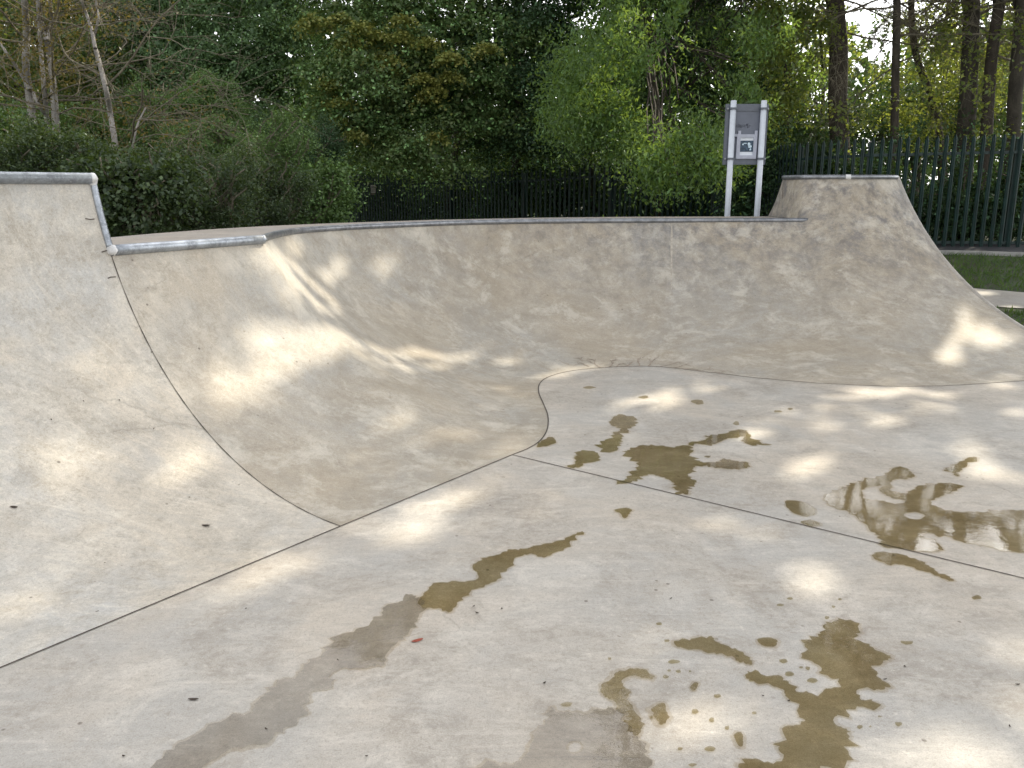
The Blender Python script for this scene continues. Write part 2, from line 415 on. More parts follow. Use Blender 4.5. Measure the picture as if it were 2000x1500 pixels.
def obj_in(name, vs, fs, mat, parent, smooth=False):
    o = obj(name, vs, fs, mat, None, smooth); return adopt(o, parent)
def build_in(mb, name, mat, parent, smooth=False): return obj_in(name, mb.v, mb.f, mat, parent, smooth)

# deck behind the lip
lip = [seamL.lerp(corner, i / 8) for i in range(9)] + Ls[1:]
for p in lip: p.z = HD
backline = [onz(u, v, HD) for u, v in [(1500, 421.5), (1250, 422.5), (1050, 424.5), (850, 428.5), (650, 435), (520, 440.5), (400, 447.5), (300, 455), (215, 462.5)]]
deck_end = seamL + NN * 1.15; deck_end.z = HD
dk = [p + Vector((0, 0, -.004)) for p in lip] + [p + Vector((0, 0, -.004)) for p in [bk + Vector((0, .02, 0))] + backline[1:]] + [deck_end + Vector((0, 0, -.004))]
build = MB(); n = len(dk); build.add(dk, [tuple(range(n))])
back = dk[len(lip):]
skirt = back + [Vector((p.x, p.y, -.3)) for p in back]; m_ = len(back)
build.add(skirt, [(i, i + 1, m_ + i + 1, m_ + i) for i in range(m_ - 1)])
build_in(build, 'deck', M['deck'], bowl)
# raised end: its top and back
tops = [c[-1] for c in upper]; b2 = MB()
rim = [p + Vector((0, 0, -.003)) for p in tops]
backs = [Vector((tops[-1].x + .12, 10.75, HE - .003)), Vector((tops[0].x + .55, 10.6, HE - .003))]
b2.add(rim + backs, [tuple(range(len(rim) + 2))])
pb = [rim[-1], backs[0], backs[1], rim[0]]
low = [Vector((p.x, p.y, -.3)) for p in pb]
b2.add(pb + low, [(0, 1, 5, 4), (1, 2, 6, 5), (2, 3, 7, 6)])
build_in(b2, 'raised_platform', M['deck'], bowl)
# end edge and its side wall
endp = arc_pts(F_end, eTk[-1], HE, 36)
side = Vector((FL.x, FL.y, 0)); dd = (eTk[-1] - F_end); dd.z = 0; dd.normalize(); side = Vector((dd.y, -dd.x, 0))
b3 = MB(); ring = []
for p in endp: ring.append([p, p + side * .02 + Vector((0, 0, .012)), p + side * .045 + Vector((0, 0, .012)), p + side * .058 + Vector((0, 0, -.015)), Vector((p.x, p.y, -.3)) + side * .058])
vs, fs = grid(ring); b3.add(vs, fs); build_in(b3, 'edge_trim', M['path'], bowl, True)

# coping pipes
def pipe(pts, r, name, mat, parent, n=14): 
    mb = MB(); mb.tube(pts, r, n); return build_in(mb, name, mat, parent, True)
up_ = Vector((0, 0, 1))
c_pts = [seamL.lerp(corner, i / 8) + up_ * -.012 - NN * .010 for i in range(9)]
for p in c_pts: p.z = HD - .006
pipe(c_pts, .030, 'coping', M['steel'], bowl)
def inward(L, F):
    d = F - L; d.z = 0; return d.normalized()
c2 = [Vector((L.x, L.y, HD - .010)) + inward(L, F) * .004 for F, L in list(zip(Fs, Ls))[2:]]
c2 = [c_pts[-1] + FL * .02] + c2 + [c2[-1] + (c2[-1] - c2[-2]).normalized() * .05]
pipe(c2, .027, 'coping', M['dullsteel'], bowl)
c3 = [Vector((T.x, T.y, HE)) + inward(T, F) * .004 for F, T in zip(eF, eT)]
c3 = [Vector((p.x, p.y, HE)) for p in tops[:9]] + c3
pipe(c3, .026, 'coping', M['dullsteel'], bowl)
def blob(c, r, name, mat, parent, sc=(1, 1, 1)):
    bm = bmesh.new(); bmesh.ops.create_icosphere(bm, subdivisions=2, radius=r)
    vs = []
    for v in bm.verts:
        k = 1 + .12 * math.sin(9 * v.co.x / r + 4 * v.co.y / r) * math.cos(5 * v.co.z / r)
        vs.append(Vector((v.co.x * sc[0], v.co.y * sc[1], v.co.z * sc[2])) * k + c)
    fs = [tuple(v.index for v in f.verts) for f in bm.faces]; bm.free()
    return obj_in(name, vs, fs, mat, parent, True)
blob(c_pts[0] + FL * .012, .031, 'sealant_patch', M['sealant'], bowl)
blob(c_pts[-1] + FL * .010, .031, 'coping_end', M['steel'], bowl)
k = min(range(len(c3)), key=lambda i: abs((c3[i] - T_(1658, 9.42)).length))
sp = MB(); sp.tube([c3[k - 1].lerp(c3[k], .3), c3[k], c3[k].lerp(c3[k + 1], .6)], .0275, 12, True); build_in(sp, 'paint_mark', M['sealant'], bowl, True)

# high quarter pipe on the left
qp = tag(empty('quarter_pipe', tuple(B0 - FL * 2 + NN * 2)), 'tall pale concrete quarter pipe with galvanised coping at the left', 'quarter pipe')
qc = []
for i in range(25):
    F = B0 - FL * (6.5 * i / 24); qc.append(arc_pts(F, F + NN * dist_at(HL), HL, 34))
qv, qf = grid(qc); qf = [tuple(reversed(f)) for f in qf]
obj_in('ramp_face', qv, qf, M['ramp'], qp, True)
QP_BVH = BVHTree.FromPolygons([tuple(v) for v in qv], qf)
tl = B0 + NN * dist_at(HL); tl.z = HL
pf = MB(); zt = HL - .004
p4 = [tl, tl + NN * 1.1, tl + NN * 1.1 - FL * 6.5, tl - FL * 6.5]; p4 = [Vector((p.x, p.y, zt)) for p in p4]
l4 = [Vector((p.x, p.y, -.3)) for p in p4]
pf.add(p4 + l4, [(0, 1, 2, 3), (1, 2, 6, 5), (2, 3, 7, 6)])
# side cheek above the lower deck
ck = arc_pts(B0, B0 + NN * dist_at(HL), HL, 12, None, HD - .2)
ckb = [Vector((*(tl + NN * 1.1)[:2], p.z)) for p in ck]
pf.add(ck + ckb, [(i, i + 1, 13 + i + 1, 13 + i) for i in range(12)])
build_in(pf, 'platform', M['deck'], qp)
tc = tl - NN * .008; tc.z = HL - .008
pipe([tc - FL * 6.5, tc - FL * 3, tc], .030, 'coping', M['steel'], qp)
sidearc = arc_pts(B0, B0 + NN * dist_at(HL), HL, 14, HL, HD)
pipe([p + FL * .006 for p in sidearc], .019, 'side_coping', M['steel'], qp)
blob(tc + FL * .002, .0315, 'sealant_patch', M['sealant'], qp)
blob(sidearc[-2] + FL * .006, .023, 'sealant_patch', M['sealant'], qp, (1, 1, 1.5))

# ------------------------------------------------------------------ ray helpers on the park
def hit(u, v):
    d = ray(u, v).normalized(); o = Vector((0, 0, EYE)); best = None
    for b in (BOWL_BVH, QP_BVH):
        r = b.ray_cast(o, d)
        if r[0] is not None and (best is None or r[3] < best[1]): best = (r[0], r[3], r[1])
    t = -EYE / d.z if d.z < 0 else 1e9
    if best is None or t < best[1] - .02:
        return Vector((d.x * t, d.y * t, 0)), Vector((0, 0, 1))
    nrm = best[2]
    if nrm.dot(d) > 0: nrm = -nrm
    return best[0], nrm
def ribbon(mb, pts, w, off=.0025):
    """a flat strip lying on the surface through (point, normal) pairs"""
    m = len(pts); vs = []; fs = []
    for i in range(m):
        p, nr = pts[i]; t = pts[min(i + 1, m - 1)][0] - pts[max(i - 1, 0)][0]
        s = t.cross(nr); s = s.normalized() if s.length > 1e-9 else Vector((1, 0, 0))
        ww = w[i] if hasattr(w, '__len__') else w
        vs += [p + nr * off - s * ww / 2, p + nr * off + s * ww / 2]
    for i in range(m - 1): fs.append((2 * i, 2 * i + 1, 2 * i + 3, 2 * i + 2))
    mb.add(vs, fs)
# floor sheet
edge = [B0 - FL * 6.5 + NN * 0] + [B0.lerp(B2, i / 6) for i in range(7)] + Fs[1:] + eF[1:]
fpoly = edge + [Vector((9, 7.6, 0)), Vector((9, -5, 0)), Vector((-7, -5, 0))]
floor = obj('skatepark_floor', fpoly, [tuple(range(len(fpoly)))], M['floor']); tag(floor, kind='structure')
if floor.data.polygons[0].normal.z < 0: floor.data.flip_normals()
Z1 = Vector((0, 0, 1))
jm = MB()
ribbon(jm, [(p, Z1) for p in [B0 - FL * 6.4] + [A0.lerp(B2, i / 10) for i in range(11)]], .0075)
build_in(jm, 'floor_joint', M['joint'], floor)
jm = MB(); ribbon(jm, [(p, Z1) for p in Fs + eF[1:]], .0085); build_in(jm, 'floor_joint', M['joint'], floor)
jm = MB(); ja, jb = onz(1002, 889), onz(2000, 1130); ribbon(jm, [(ja.lerp(jb, i / 10), Z1) for i in range(21)], .007); build_in(jm, 'floor_joint', M['joint'], floor)
jm = MB(); sa = arc_pts(B0, seamL, HD, 40)
Rn = [( (B0 + Vector((0, 0, R1)) - p).normalized()) for p in sa]
ribbon(jm, list(zip(sa, Rn)), [.0045 + .002 * math.sin(i * 1.7) for i in range(41)]); build_in(jm, 'seam_joint', M['joint'], qp)
# hairline cracks at the seam
for pl in ([(213, 489), (205, 491), (200, 493)], [(228, 541), (218, 541.5), (212, 544)], [(186, 428), (178, 429), (168, 427)], [(300, 688), (296, 688)]):
    jm = MB(); ribbon(jm, [hit(u - 2, v) for u, v in pl], .006); build_in(jm, 'crack', M['joint'], qp)
# damp seeping out of the joint at the back of the bowl
rnd = random.Random(3)
jm = MB()
def seep(u, v, ln, ang, w, depth=0):
    pts = []; ws = []
    for i in range(8):
        pts.append(hit(u, v)); ws.append(w * (1 - .8 * i / 7) * (.7 + .6 * rnd.random()))
        if depth < 2 and i in (3, 5) and rnd.random() < .7: seep(u, v, ln * .5, ang + rnd.choice((-.7, .7)), w * .7, depth + 1)
        u += math.cos(ang) * ln / 7; v -= math.sin(ang) * ln / 7 * .5; ang += rnd.uniform(-.45, .45)
    ribbon(jm, pts, ws, .003)
for u, v, ln, a in [(1112, 712, 40, 2.6), (1150, 716, 45, 2.4), (1172, 718, 50, 2.2), (1190, 717, 40, 1.0), (1205, 716, 46, 1.2), (1222, 716, 34, .6), (1248, 716, 44, 1.3), (1266, 715.5, 48, 1.0), (1290, 716, 55, .5), (1318, 719, 40, .6), (1340, 721, 36, .4), (1372, 724, 30, .5), (1395, 727, 24, .3), (1140, 705, 26, 2.8)]:
    seep(u, v, ln * .8, a, .013)
build_in(jm, 'damp_stain', M['stain'], bowl)
# pale streaks down the bowl
st_ = MB(); ribbon(st_, [hit(1312 - .08 * i, 436 + 12 * i) for i in range(12)], [.010, .016, .022, .018, .024, .02, .014, .02, .016, .012, .008, .004], .002)
M['streak'] = plain('lime_streak', (.44, .395, .33), .8, var=.25, scale=30)
build_in(st_, 'lime_streak', M['streak'], bowl)

# ------------------------------------------------------------------ puddles
def fractal(poly, rs, amp=.16, it=3):
    """smooth the traced outline, then break it up with ragged detail"""
    n0 = len(poly); S = []
    for i in range(n0):
        p0, p1, p2, p3 = poly[i - 1], poly[i], poly[(i + 1) % n0], poly[(i + 2) % n0]
        for j in range(6):
            t = j / 6
            S.append(.5 * ((2 * p1) + (p2 - p0) * t + (2 * p0 - 5 * p1 + 4 * p2 - p3) * t * t + (3 * p1 - p0 - 3 * p2 + p3) * t ** 3))
    n = len(S); per = sum((S[i] - S[i - 1]).length for i in range(n))
    size = min(1., per / 1.2) * amp / .15
    ph = [rs.uniform(0, 100) for _ in range(4)]; D = []
    for i in range(n):                                    # even, fine steps along the outline
        a, b = S[i], S[(i + 1) % n]; k = max(1, int((b - a).length / (.008 + .004 * a.y / 3)))
        D += [a.lerp(b, j / k) for j in range(k)]
    n = len(D); out = []
    for i in range(n):
        a, b = D[i - 2], D[(i + 2) % n]; d = b - a; p = D[i]
        if d.length < 1e-9: continue
        nrm = Vector((-d.y, d.x, 0)).normalized()
        k = nz.noise(Vector((p.x * 7 + ph[0], p.y * 7, 0))) * .028 + nz.noise(Vector((p.x * 19 + ph[1], p.y * 19, 3))) * .030 + nz.noise(Vector((p.x * 48 + ph[2], p.y * 48, 7))) * .026 + nz.noise(Vector((p.x * 110 + ph[3], p.y * 110, 9))) * .015
        out.append(p + nrm * k * size)
    return out
PN = 0
def puddle(pix, label, holes=(), name='puddle', cat='puddle', group=None, amp=.15, it=3, mat='water'):
    global PN; PN += 1; rs = random.Random(PN)
    z = .003; co = []; ed = []; LN = []
    for loop in [pix] + list(holes):
        P = fractal([onz(u, v) for u, v in loop], rs, amp, it); k = len(co)
        LN.append(len(P)); co += [Vector((p.x, p.y)) for p in P]; ed += [(k + i, k + (i + 1) % len(P)) for i in range(len(P))]
    o = sheet(name, co, ed, LN, holes, z, M[mat])
    tag(o, label, cat, group)
    if name == 'puddle':          # the damp edge drying round the water
        c2_, k0 = [], 0
        for li, n_ in enumerate(LN):
            L_ = co[k0:k0 + n_]; k0 += n_
            ar = sum(L_[i - 1].x * L_[i].y - L_[i].x * L_[i - 1].y for i in range(n_)); sg = (1 if ar > 0 else -1) * (1 if li == 0 else -1)
            for i in range(n_):
                d = L_[(i + 3) % n_] - L_[i - 3]; p = L_[i]
                if d.length < 1e-9: c2_.append(p); continue
                w = .010 + .012 * nz.noise(Vector((p.x * 11, p.y * 11, PN))) + .006 * nz.noise(Vector((p.x * 60, p.y * 60, PN + 5)))
                c2_.append(p + Vector((d.y, -d.x)).normalized() * max(.001, w) * sg)
        mo = sheet('damp_margin', c2_, ed, LN, holes, z - .0016, M['damp']); mo.parent = o
    return o
def sheet(name, co, ed, LN, holes, z, mat):
    vo, eo, fo, _, _, _ = delaunay_2d_cdt(co, ed, [], 2, 1e-5)
    bm = bmesh.new(); bv = [bm.verts.new((p.x, p.y, z)) for p in vo]
    hp2 = []; k0 = 0
    for loop, n_ in zip(range(9), LN): hp2.append(co[k0:k0 + n_]); k0 += n_
    def inside(c, poly):
        r = False
        for i in range(len(poly)):
            a, b = poly[i - 1], poly[i]
            if (a.y > c.y) != (b.y > c.y) and c.x < (b.x - a.x) * (c.y - a.y) / (b.y - a.y) + a.x: r = not r
        return r
    for f in fo:
        cen = sum((vo[i] for i in f), Vector((0, 0))) / len(f)
        if any(inside(cen, h) for h in hp2[1:]): continue
        q = [bv[i] for i in f]
        ar = sum(q[i].co.x * q[(i + 1) % len(q)].co.y - q[(i + 1) % len(q)].co.x * q[i].co.y for i in range(len(q)))
        try: bm.faces.new(q if ar > 0 else q[::-1])
        except ValueError: pass
    # keep the one sheet: drop crumbs split off by the ragged outline
    bm.faces.ensure_lookup_table(); seen = set(); best = []
    for f in bm.faces:
        if f in seen: continue
        st = [f]; seen.add(f); comp = []
        while st:
            g = st.pop(); comp.append(g)
            for e in g.edges:
                for h in e.link_faces:
                    if h not in seen: seen.add(h); st.append(h)
        if sum(x.calc_area() for x in comp) > sum(x.calc_area() for x in best): best = comp
    bmesh.ops.delete(bm, geom=[f for f in bm.faces if f not in set(best)], context='FACES')
    me = bpy.data.meshes.new(name); bm.to_mesh(me); bm.free(); me.materials.append(mat)
    o = bpy.data.objects.new(name, me); COL.objects.link(o); return o
def z6(*p): return [(1000 + x / 2, 450 + y / 2) for x, y in p]
def z8(*p): return [(1000 + x / 2, 950 + y / 2) for x, y in p]
puddle(z6((440,865),(480,850),(560,840),(620,848),(690,845),(705,870),(700,895),(740,908),(790,905),(830,895),(890,905),(928,910),(900,925),(850,935),(800,925),(760,918),(725,925),(700,945),(690,965),(715,985),(700,1005),(680,1030),(640,1025),(625,1000),(615,980),(590,965),(555,955),(520,970),(480,985),(430,990),(400,982),(450,970),(480,945),(495,925),(470,900),(450,885)),
       'star-shaped olive puddle touching the straight floor joint below the bowl')
puddle(z6((385,735),(430,720),(480,735),(485,760),(440,790),(420,820),(415,855),(385,867),(345,862),(337,840),(370,820),(390,800),(410,785),(395,765)),
       'narrow hourglass puddle just behind the star-shaped puddle')
puddle(z6((250,870),(290,860),(335,875),(333,900),(290,912),(260,925),(225,928),(240,910),(245,890)), 'round olive puddle with a small tail beside the floor joint')
puddle(z6((108,832),(130,815),(158,807),(170,820),(150,840),(100,848)), 'small olive puddle inside the bend of the curved floor joint')
puddle(z6((660,845),(700,830),(750,815),(750,800),(800,800),(860,785),(910,780),(930,800),(970,835),(940,838),(900,810),(830,815),(790,835),(730,838)), 'sunlit ragged puddle arm reaching right above the star-shaped puddle')
puddle(z6((1072,1060),(1110,1058),(1150,1070),(1182,1090),(1180,1112),(1140,1118),(1100,1105),(1078,1085)), 'neat oval puddle behind the straight floor joint', amp=.06)
puddle(z6((1130,1140),(1165,1133),(1205,1148),(1170,1158)), 'thin damp sliver just in front of the oval puddle')
puddle(z6((1212,1045),(1260,1020),(1330,990),(1400,970),(1450,960),(1500,930),(1535,930),(1575,965),(1530,975),(1490,975),(1470,1000),(1490,1020),(1540,1025),(1590,1000),(1640,990),(1700,985),(1755,1000),(1740,1020),(1690,1030),(1650,1050),(1640,1070),(1700,1090),(1760,1100),(1850,1100),(1920,1095),(2060,1105),(2160,1150),(2120,1245),(2010,1258),(1950,1255),(1900,1245),(1840,1235),(1780,1225),(1700,1200),(1620,1185),(1580,1190),(1640,1210),(1680,1245),(1620,1255),(1520,1245),(1440,1225),(1425,1195),(1390,1160),(1340,1120),(1270,1090),(1220,1065)),
       'largest far puddle with branching arms mirroring the bright sky at the right',
       holes=[z6((1365,1020),(1400,1000),(1450,1000),(1440,1020),(1480,1045),(1530,1060),(1500,1072),(1440,1058),(1390,1050)), z6((1530,1112),(1570,1102),(1610,1115),(1590,1130),(1550,1126))], amp=.11)
puddle(z6((1402,1280),(1430,1255),(1500,1265),(1560,1280),(1620,1305),(1680,1340),(1735,1365),(1710,1378),(1650,1350),(1580,1325),(1520,1310),(1480,1310),(1440,1295)), 'long shiny puddle just in front of the straight floor joint at the right')
puddle(z6((1690,935),(1740,910),(1790,888),(1820,890),(1790,910),(1750,935),(1745,960),(1710,945)), 'small slanting puddle farthest right above the branching puddle')
puddle(z6((400,1095),(440,1085),(470,1095),(465,1108),(440,1125),(425,1110)), 'lone ragged damp patch in the middle of the floor')
puddle([(1138,1040),(1118,1058),(1095,1075),(1065,1088),(1045,1085),(1020,1085),(998,1100),(980,1125),(950,1145),(915,1160),(900,1175),(880,1195),(850,1190),(832,1187),(818,1176),(828,1164),(845,1146),(890,1137),(930,1130),(926,1107),(950,1090),(985,1078),(1010,1072),(1050,1068),(1090,1058),(1115,1047)],
       'narrow olive tongue of water at the far end of the grey diagonal trail', amp=.1)
puddle([(826,1170),(836,1186),(825,1205),(792,1240),(764,1265),(754,1300),(715,1304),(660,1306),(650,1345),(594,1358),(590,1405),(520,1450),(450,1470),(400,1500),(330,1560),(240,1560),(290,1500),(340,1465),(390,1430),(450,1405),(498,1390),(505,1360),(540,1330),(590,1320),(603,1295),(645,1268),(648,1245),(695,1230),(730,1210),(750,1190),(792,1160),(815,1163)],
       'long diagonal trail of shallow water tinted sky grey across the near floor at the left', amp=.12, mat='sky_film')
puddle(z8((1215,540),(1270,525),(1330,530),(1355,560),(1355,590),(1400,635),(1475,665),(1460,690),(1410,715),(1440,770),(1470,775),(1420,790),(1340,795),(1380,830),(1415,855),(1330,880),(1310,910),(1280,930),(1325,960),(1325,1000),(1320,1080),(1210,1098),(1180,1200),(800,1200),(880,1130),(900,1080),(960,1062),(1040,1055),(1010,1010),(1050,960),(1120,930),(1140,905),(1085,850),(1060,810),(1010,780),(930,755),(910,730),(930,720),(1000,735),(1070,755),(1100,790),(1160,815),(1240,800),(1275,760),(1220,740),(1190,700),(1135,655),(1150,600),(1210,580)),
       'biggest near puddle, brown and ragged, at the bottom right', amp=.12)
puddle(z8((640,605),(700,595),(780,590),(800,615),(850,635),(910,650),(950,690),(920,700),(880,690),(860,665),(800,655),(740,640),(680,640),(645,630)), 'bent brown puddle left of the biggest near puddle')
puddle(z8((430,725),(500,710),(560,745),(540,755),(500,740),(450,750),(432,775),(460,800),(465,850),(490,900),(510,960),(480,975),(450,930),(420,890),(398,866),(390,840),(350,820),(365,775),(400,745)),
       'hooked olive tongue at the top of the grey puddle on the bottom edge', amp=.09)
puddle(z8((402,872),(425,900),(452,938),(482,980),(520,1020),(540,1090),(600,1240),(-300,1240),(-110,1100),(0,1080),(60,1040),(100,960),(150,910),(150,870),(200,885),(320,885)),
       'shallow puddle tinted sky grey at the bottom centre edge with a dry round spot in it', holes=[z8((212,1020),(235,1000),(270,1005),(278,1030),(250,1047),(220,1042))], amp=.11, mat='sky_film')
puddle(z8((550,870),(590,850),(600,880),(610,910),(580,935),(560,905)), 'small upright damp patch between the two near puddles')
puddle(z8((955,598),(1000,594),(1036,605),(1020,628),(975,624)), 'small damp patch behind the bent brown puddle')
puddle(z8((695,790),(715,768),(728,775),(712,800)), 'small slanted damp patch above the upright damp patch')
puddle(z8((868,972),(895,962),(905,985),(900,1018),(880,1012)), 'small damp patch close left of the biggest near puddle')
specks8 = [(630,688,22,8),(600,745,12,9),(650,725,11,7),(614,722,8,5),(695,725,7,5),(1060,685,22,9),(1080,735,20,12),(1130,710,9,5),(1155,712,11,7),(1175,762,20,10),(800,822,16,9),(715,882,14,10),(780,915,11,8),(840,945,11,9),(945,887,13,6),(657,1027,11,7),(1357,942,11,9),(1510,930,18,10),(1542,612,30,8),(1818,437,22,10),(1087,440,14,6),(575,538,12,6),(605,605,14,6),(382,675,9,5),(1230,515,10,7),(932,760,12,6),(775,1030,22,14),(705,1090,18,8),(545,905,9,8),(1280,443,9,4),(1255,472,9,5),(1045,465,16,5),(215,855,26,10),(1435,902,9,4),(1400,940,6,4)]
for x, y, rx, ry in specks8:
    rs = random.Random(x)
    puddle(z8(*[(x + rx * math.cos(a) * rs.uniform(.6, 1.15), y + ry * math.sin(a) * rs.uniform(.6, 1.15)) for a in [i * math.pi / 4 for i in range(8)]]),
           'tiny damp spot drying on the floor around the near puddles', name='damp_spot', cat='damp spot', group='tiny damp spots around the near puddles', amp=.12, it=2)
specks6 = [(725,670,32,11),(515,652,22,7),(300,615,32,6),(875,755,15,8),(1040,708,22,5),(990,838,24,4),(1085,698,12,4),(765,885,14,4)]
for x, y, rx, ry in specks6:
    rs = random.Random(x)
    puddle(z6(*[(x + rx * math.cos(a) * rs.uniform(.6, 1.15), y + ry * math.sin(a) * rs.uniform(.6, 1.15)) for a in [i * math.pi / 4 for i in range(8)]]),
           'small damp spot in front of the curved floor joint', name='damp_spot', cat='damp spot', group='small damp spots in front of the bowl', amp=.12, it=2)

# fallen leaves and bits
def fallen(u, v, L, wd, rot, mat, label, group=None):
    p, nr = hit(u, v); mb = MB(); vs = []
    c, s = math.cos(rot), math.sin(rot); n = 10
    t1 = nr.orthogonal().normalized(); t2 = nr.cross(t1)
    if abs(nr.z) > .9: t1, t2 = Vector((1, 0, 0)), Vector((0, 1, 0))
    for i in range(n):
        a = 2 * math.pi * i / n; x = math.cos(a) * L / 2; y = math.sin(a) * wd / 2 * (1 - .5 * abs(math.cos(a)) ** 3)
        vs.append(p + t1 * (x * c - y * s) + t2 * (x * s + y * c) + nr * (.003 + .002 * abs(math.cos(a)) ** 2))
    vs.append(p + nr * .004)
    mb.add(vs, [(i, (i + 1) % n, n) for i in range(n)])
    return tag(mb.build('fallen_leaf', mat), label, 'leaf', group)
fallen(815, 1252, .045, .018, .5, M['redleaf'], 'single red fallen leaf beside the diagonal trail of water')
fallen(402, 1027, .04, .02, -.1, M['dead'], 'dark fallen leaf lying low on the tall quarter pipe')
fallen(378, 1367, .034, .012, 0, M['dead'], 'dark twig-thin leaf on the near floor left of the water trail')
fallen(27, 991, .03, .014, -.4, M['dead'], 'small dark leaf at the far left of the quarter pipe')
rl = random.Random(11)
for u, v in [(242, 1478), (100, 820), (163, 784), (300, 838), (233, 782), (370, 972), (467, 947), (205, 1100), (716, 1478), (520, 1425), (980, 1190), (925, 1185), (932, 1198), (1310, 1170), (1640, 1010), (1900, 1012), (1987, 1338), (1767, 1303), (1728, 1328), (1063, 1335), (1490, 1360), (190, 1195), (660, 1290), (480, 1190), (1540, 1370), (1972, 1420)]:
    fallen(u, v, rl.uniform(.008, .017), rl.uniform(.004, .008), rl.uniform(0, 3), M['dead'], 'tiny dark bit of leaf litter scattered on the concrete', 'tiny leaf scraps on the concrete')

# ------------------------------------------------------------------ ground
def gz(x, y):
    far = np.interp(x, [-2, 0, 4, 5.8, 8, 14], [0, .03, .23, .40, .47, .55])
    k = np.clip((15.2 - y), 0, 12) * .05
    return np.maximum(far - k * np.clip(far / .5, 0, 1), -.02)
foot = [(p.x, p.y) for p in edge] 
park = [(p.x, p.y) for p in [B0 - FL * 6.5 - NN * .0]]
def in_park(X, Y):
    poly = [(-8, -6), (10, -6), (10, 6.9)] + [(F_end.x, F_end.y - .05)] + [(eTk[-1].x + .03, eTk[-1].y), (eTk[-1].x + .1, 10.6), (3.1, 10.6)] + [(p.x, p.y - .15) for p in backline[1:]] + [(deck_end.x + .15, deck_end.y - .1)] + [tuple((tl + NN * 1.0)[:2]), tuple((tl + NN * 1.0 - FL * 6.4)[:2])]
    ins = np.zeros(X.shape, bool); j = len(poly) - 1
    for i in range(len(poly)):
        xi, yi = poly[i]; xj, yj = poly[j]
        c = ((yi > Y) != (yj > Y)) & (X < (xj - xi) * (Y - yi) / (yj - yi + 1e-12) + xi)
        ins ^= c; j = i
    return ins
xs = np.concatenate([[-600, -200, -80, -40, -25], np.arange(-15, 20.01, .2), [25, 40, 80, 200, 600]])
ys = np.concatenate([[-300, -80, -30, -12], np.arange(-7, 32.01, .2), [40, 60, 100, 250, 900]])
X, Y = np.meshgrid(xs, ys, indexing='ij')
Zg = gz(X, Y); Zg = np.where(in_park(X, Y), -.28, Zg)
nx, ny = X.shape
gv = np.stack([X, Y, Zg], -1).reshape(-1, 3)
gf = [(i * ny + j, (i + 1) * ny + j, (i + 1) * ny + j + 1, i * ny + j + 1) for i in range(nx - 1) for j in range(ny - 1)]
tag(obj('ground', gv.tolist(), gf, M['ground'], None, True), kind='structure')

def gpt(u, v):
    """where a picture ray meets the sloping ground"""
    d = ray(u, v); t = 1.0
    for _ in range(60):
        z = float(gz(d.x * t, d.y * t)); t = (z - EYE) / d.z
    return Vector((d.x * t, d.y * t, float(gz(d.x * t, d.y * t))))
def strip(name, near, far, mat, dz, kind='structure'):
    vs = []; m = len(near); K = 6
    for i in range(m):
        for k in range(K + 1):
            p = near[i].lerp(far[i], k / K); vs.append((p.x, p.y, float(gz(p.x, p.y)) + dz))
    fs = [(i * (K + 1) + k, (i + 1) * (K + 1) + k, (i + 1) * (K + 1) + k + 1, i * (K + 1) + k + 1) for i in range(m - 1) for k in range(K)]
    return tag(obj(name, vs, fs, mat, None, True), kind=kind)
pa, pb_ = gpt(1870, 597), gpt(2000, 604); pc, pd = gpt(1870, 562), gpt(2000, 573)
ex = lambda a, b, t: a + (b - a) * t
strip('footpath', [ex(pa, pb_, t) for t in (-.35, .2, .7, 1.2, 1.8, 3, 4.5)], [ex(pc, pd, t) for t in (-.25, .2, .7, 1.2, 1.8, 3, 4.5)], M['path'], .012)
ka, kb = gpt(1830, 496), gpt(2000, 501); fa, fb = gpt(1830, 474), gpt(2000, 475)
strip('tarmac_path', [ex(ka, kb, t) for t in (-2, -1, 0, .5, 1, 2, 4)], [ex(fa, fb, t) for t in (-2, -1, 0, .5, 1, 2, 4)], M['tarmac'], .008)
kd = (kb - ka); kd.z = 0; kd.normalize(); ang = math.atan2(kd.y, kd.x)
kerb = MB(); kpts = [ex(ka, kb, t) for t in (-2, -1, 0, .5, 1, 2, 4)]; pr = []
for p in kpts:
    q = Vector((p.x, p.y, float(gz(p.x, p.y)))); s = Vector((-kd.y, kd.x, 0))
    pr.append([q - s * .05 + Vector((0, 0, -.05)), q - s * .05 + Vector((0, 0, .055)), q - s * .04 + Vector((0, 0, .065)), q + s * .06 + Vector((0, 0, .065)), q + s * .07 + Vector((0, 0, .0))])
vs, fs = grid(pr); kerb.add(vs, fs); tag(kerb.build('kerb', M['kerb']), kind='structure')
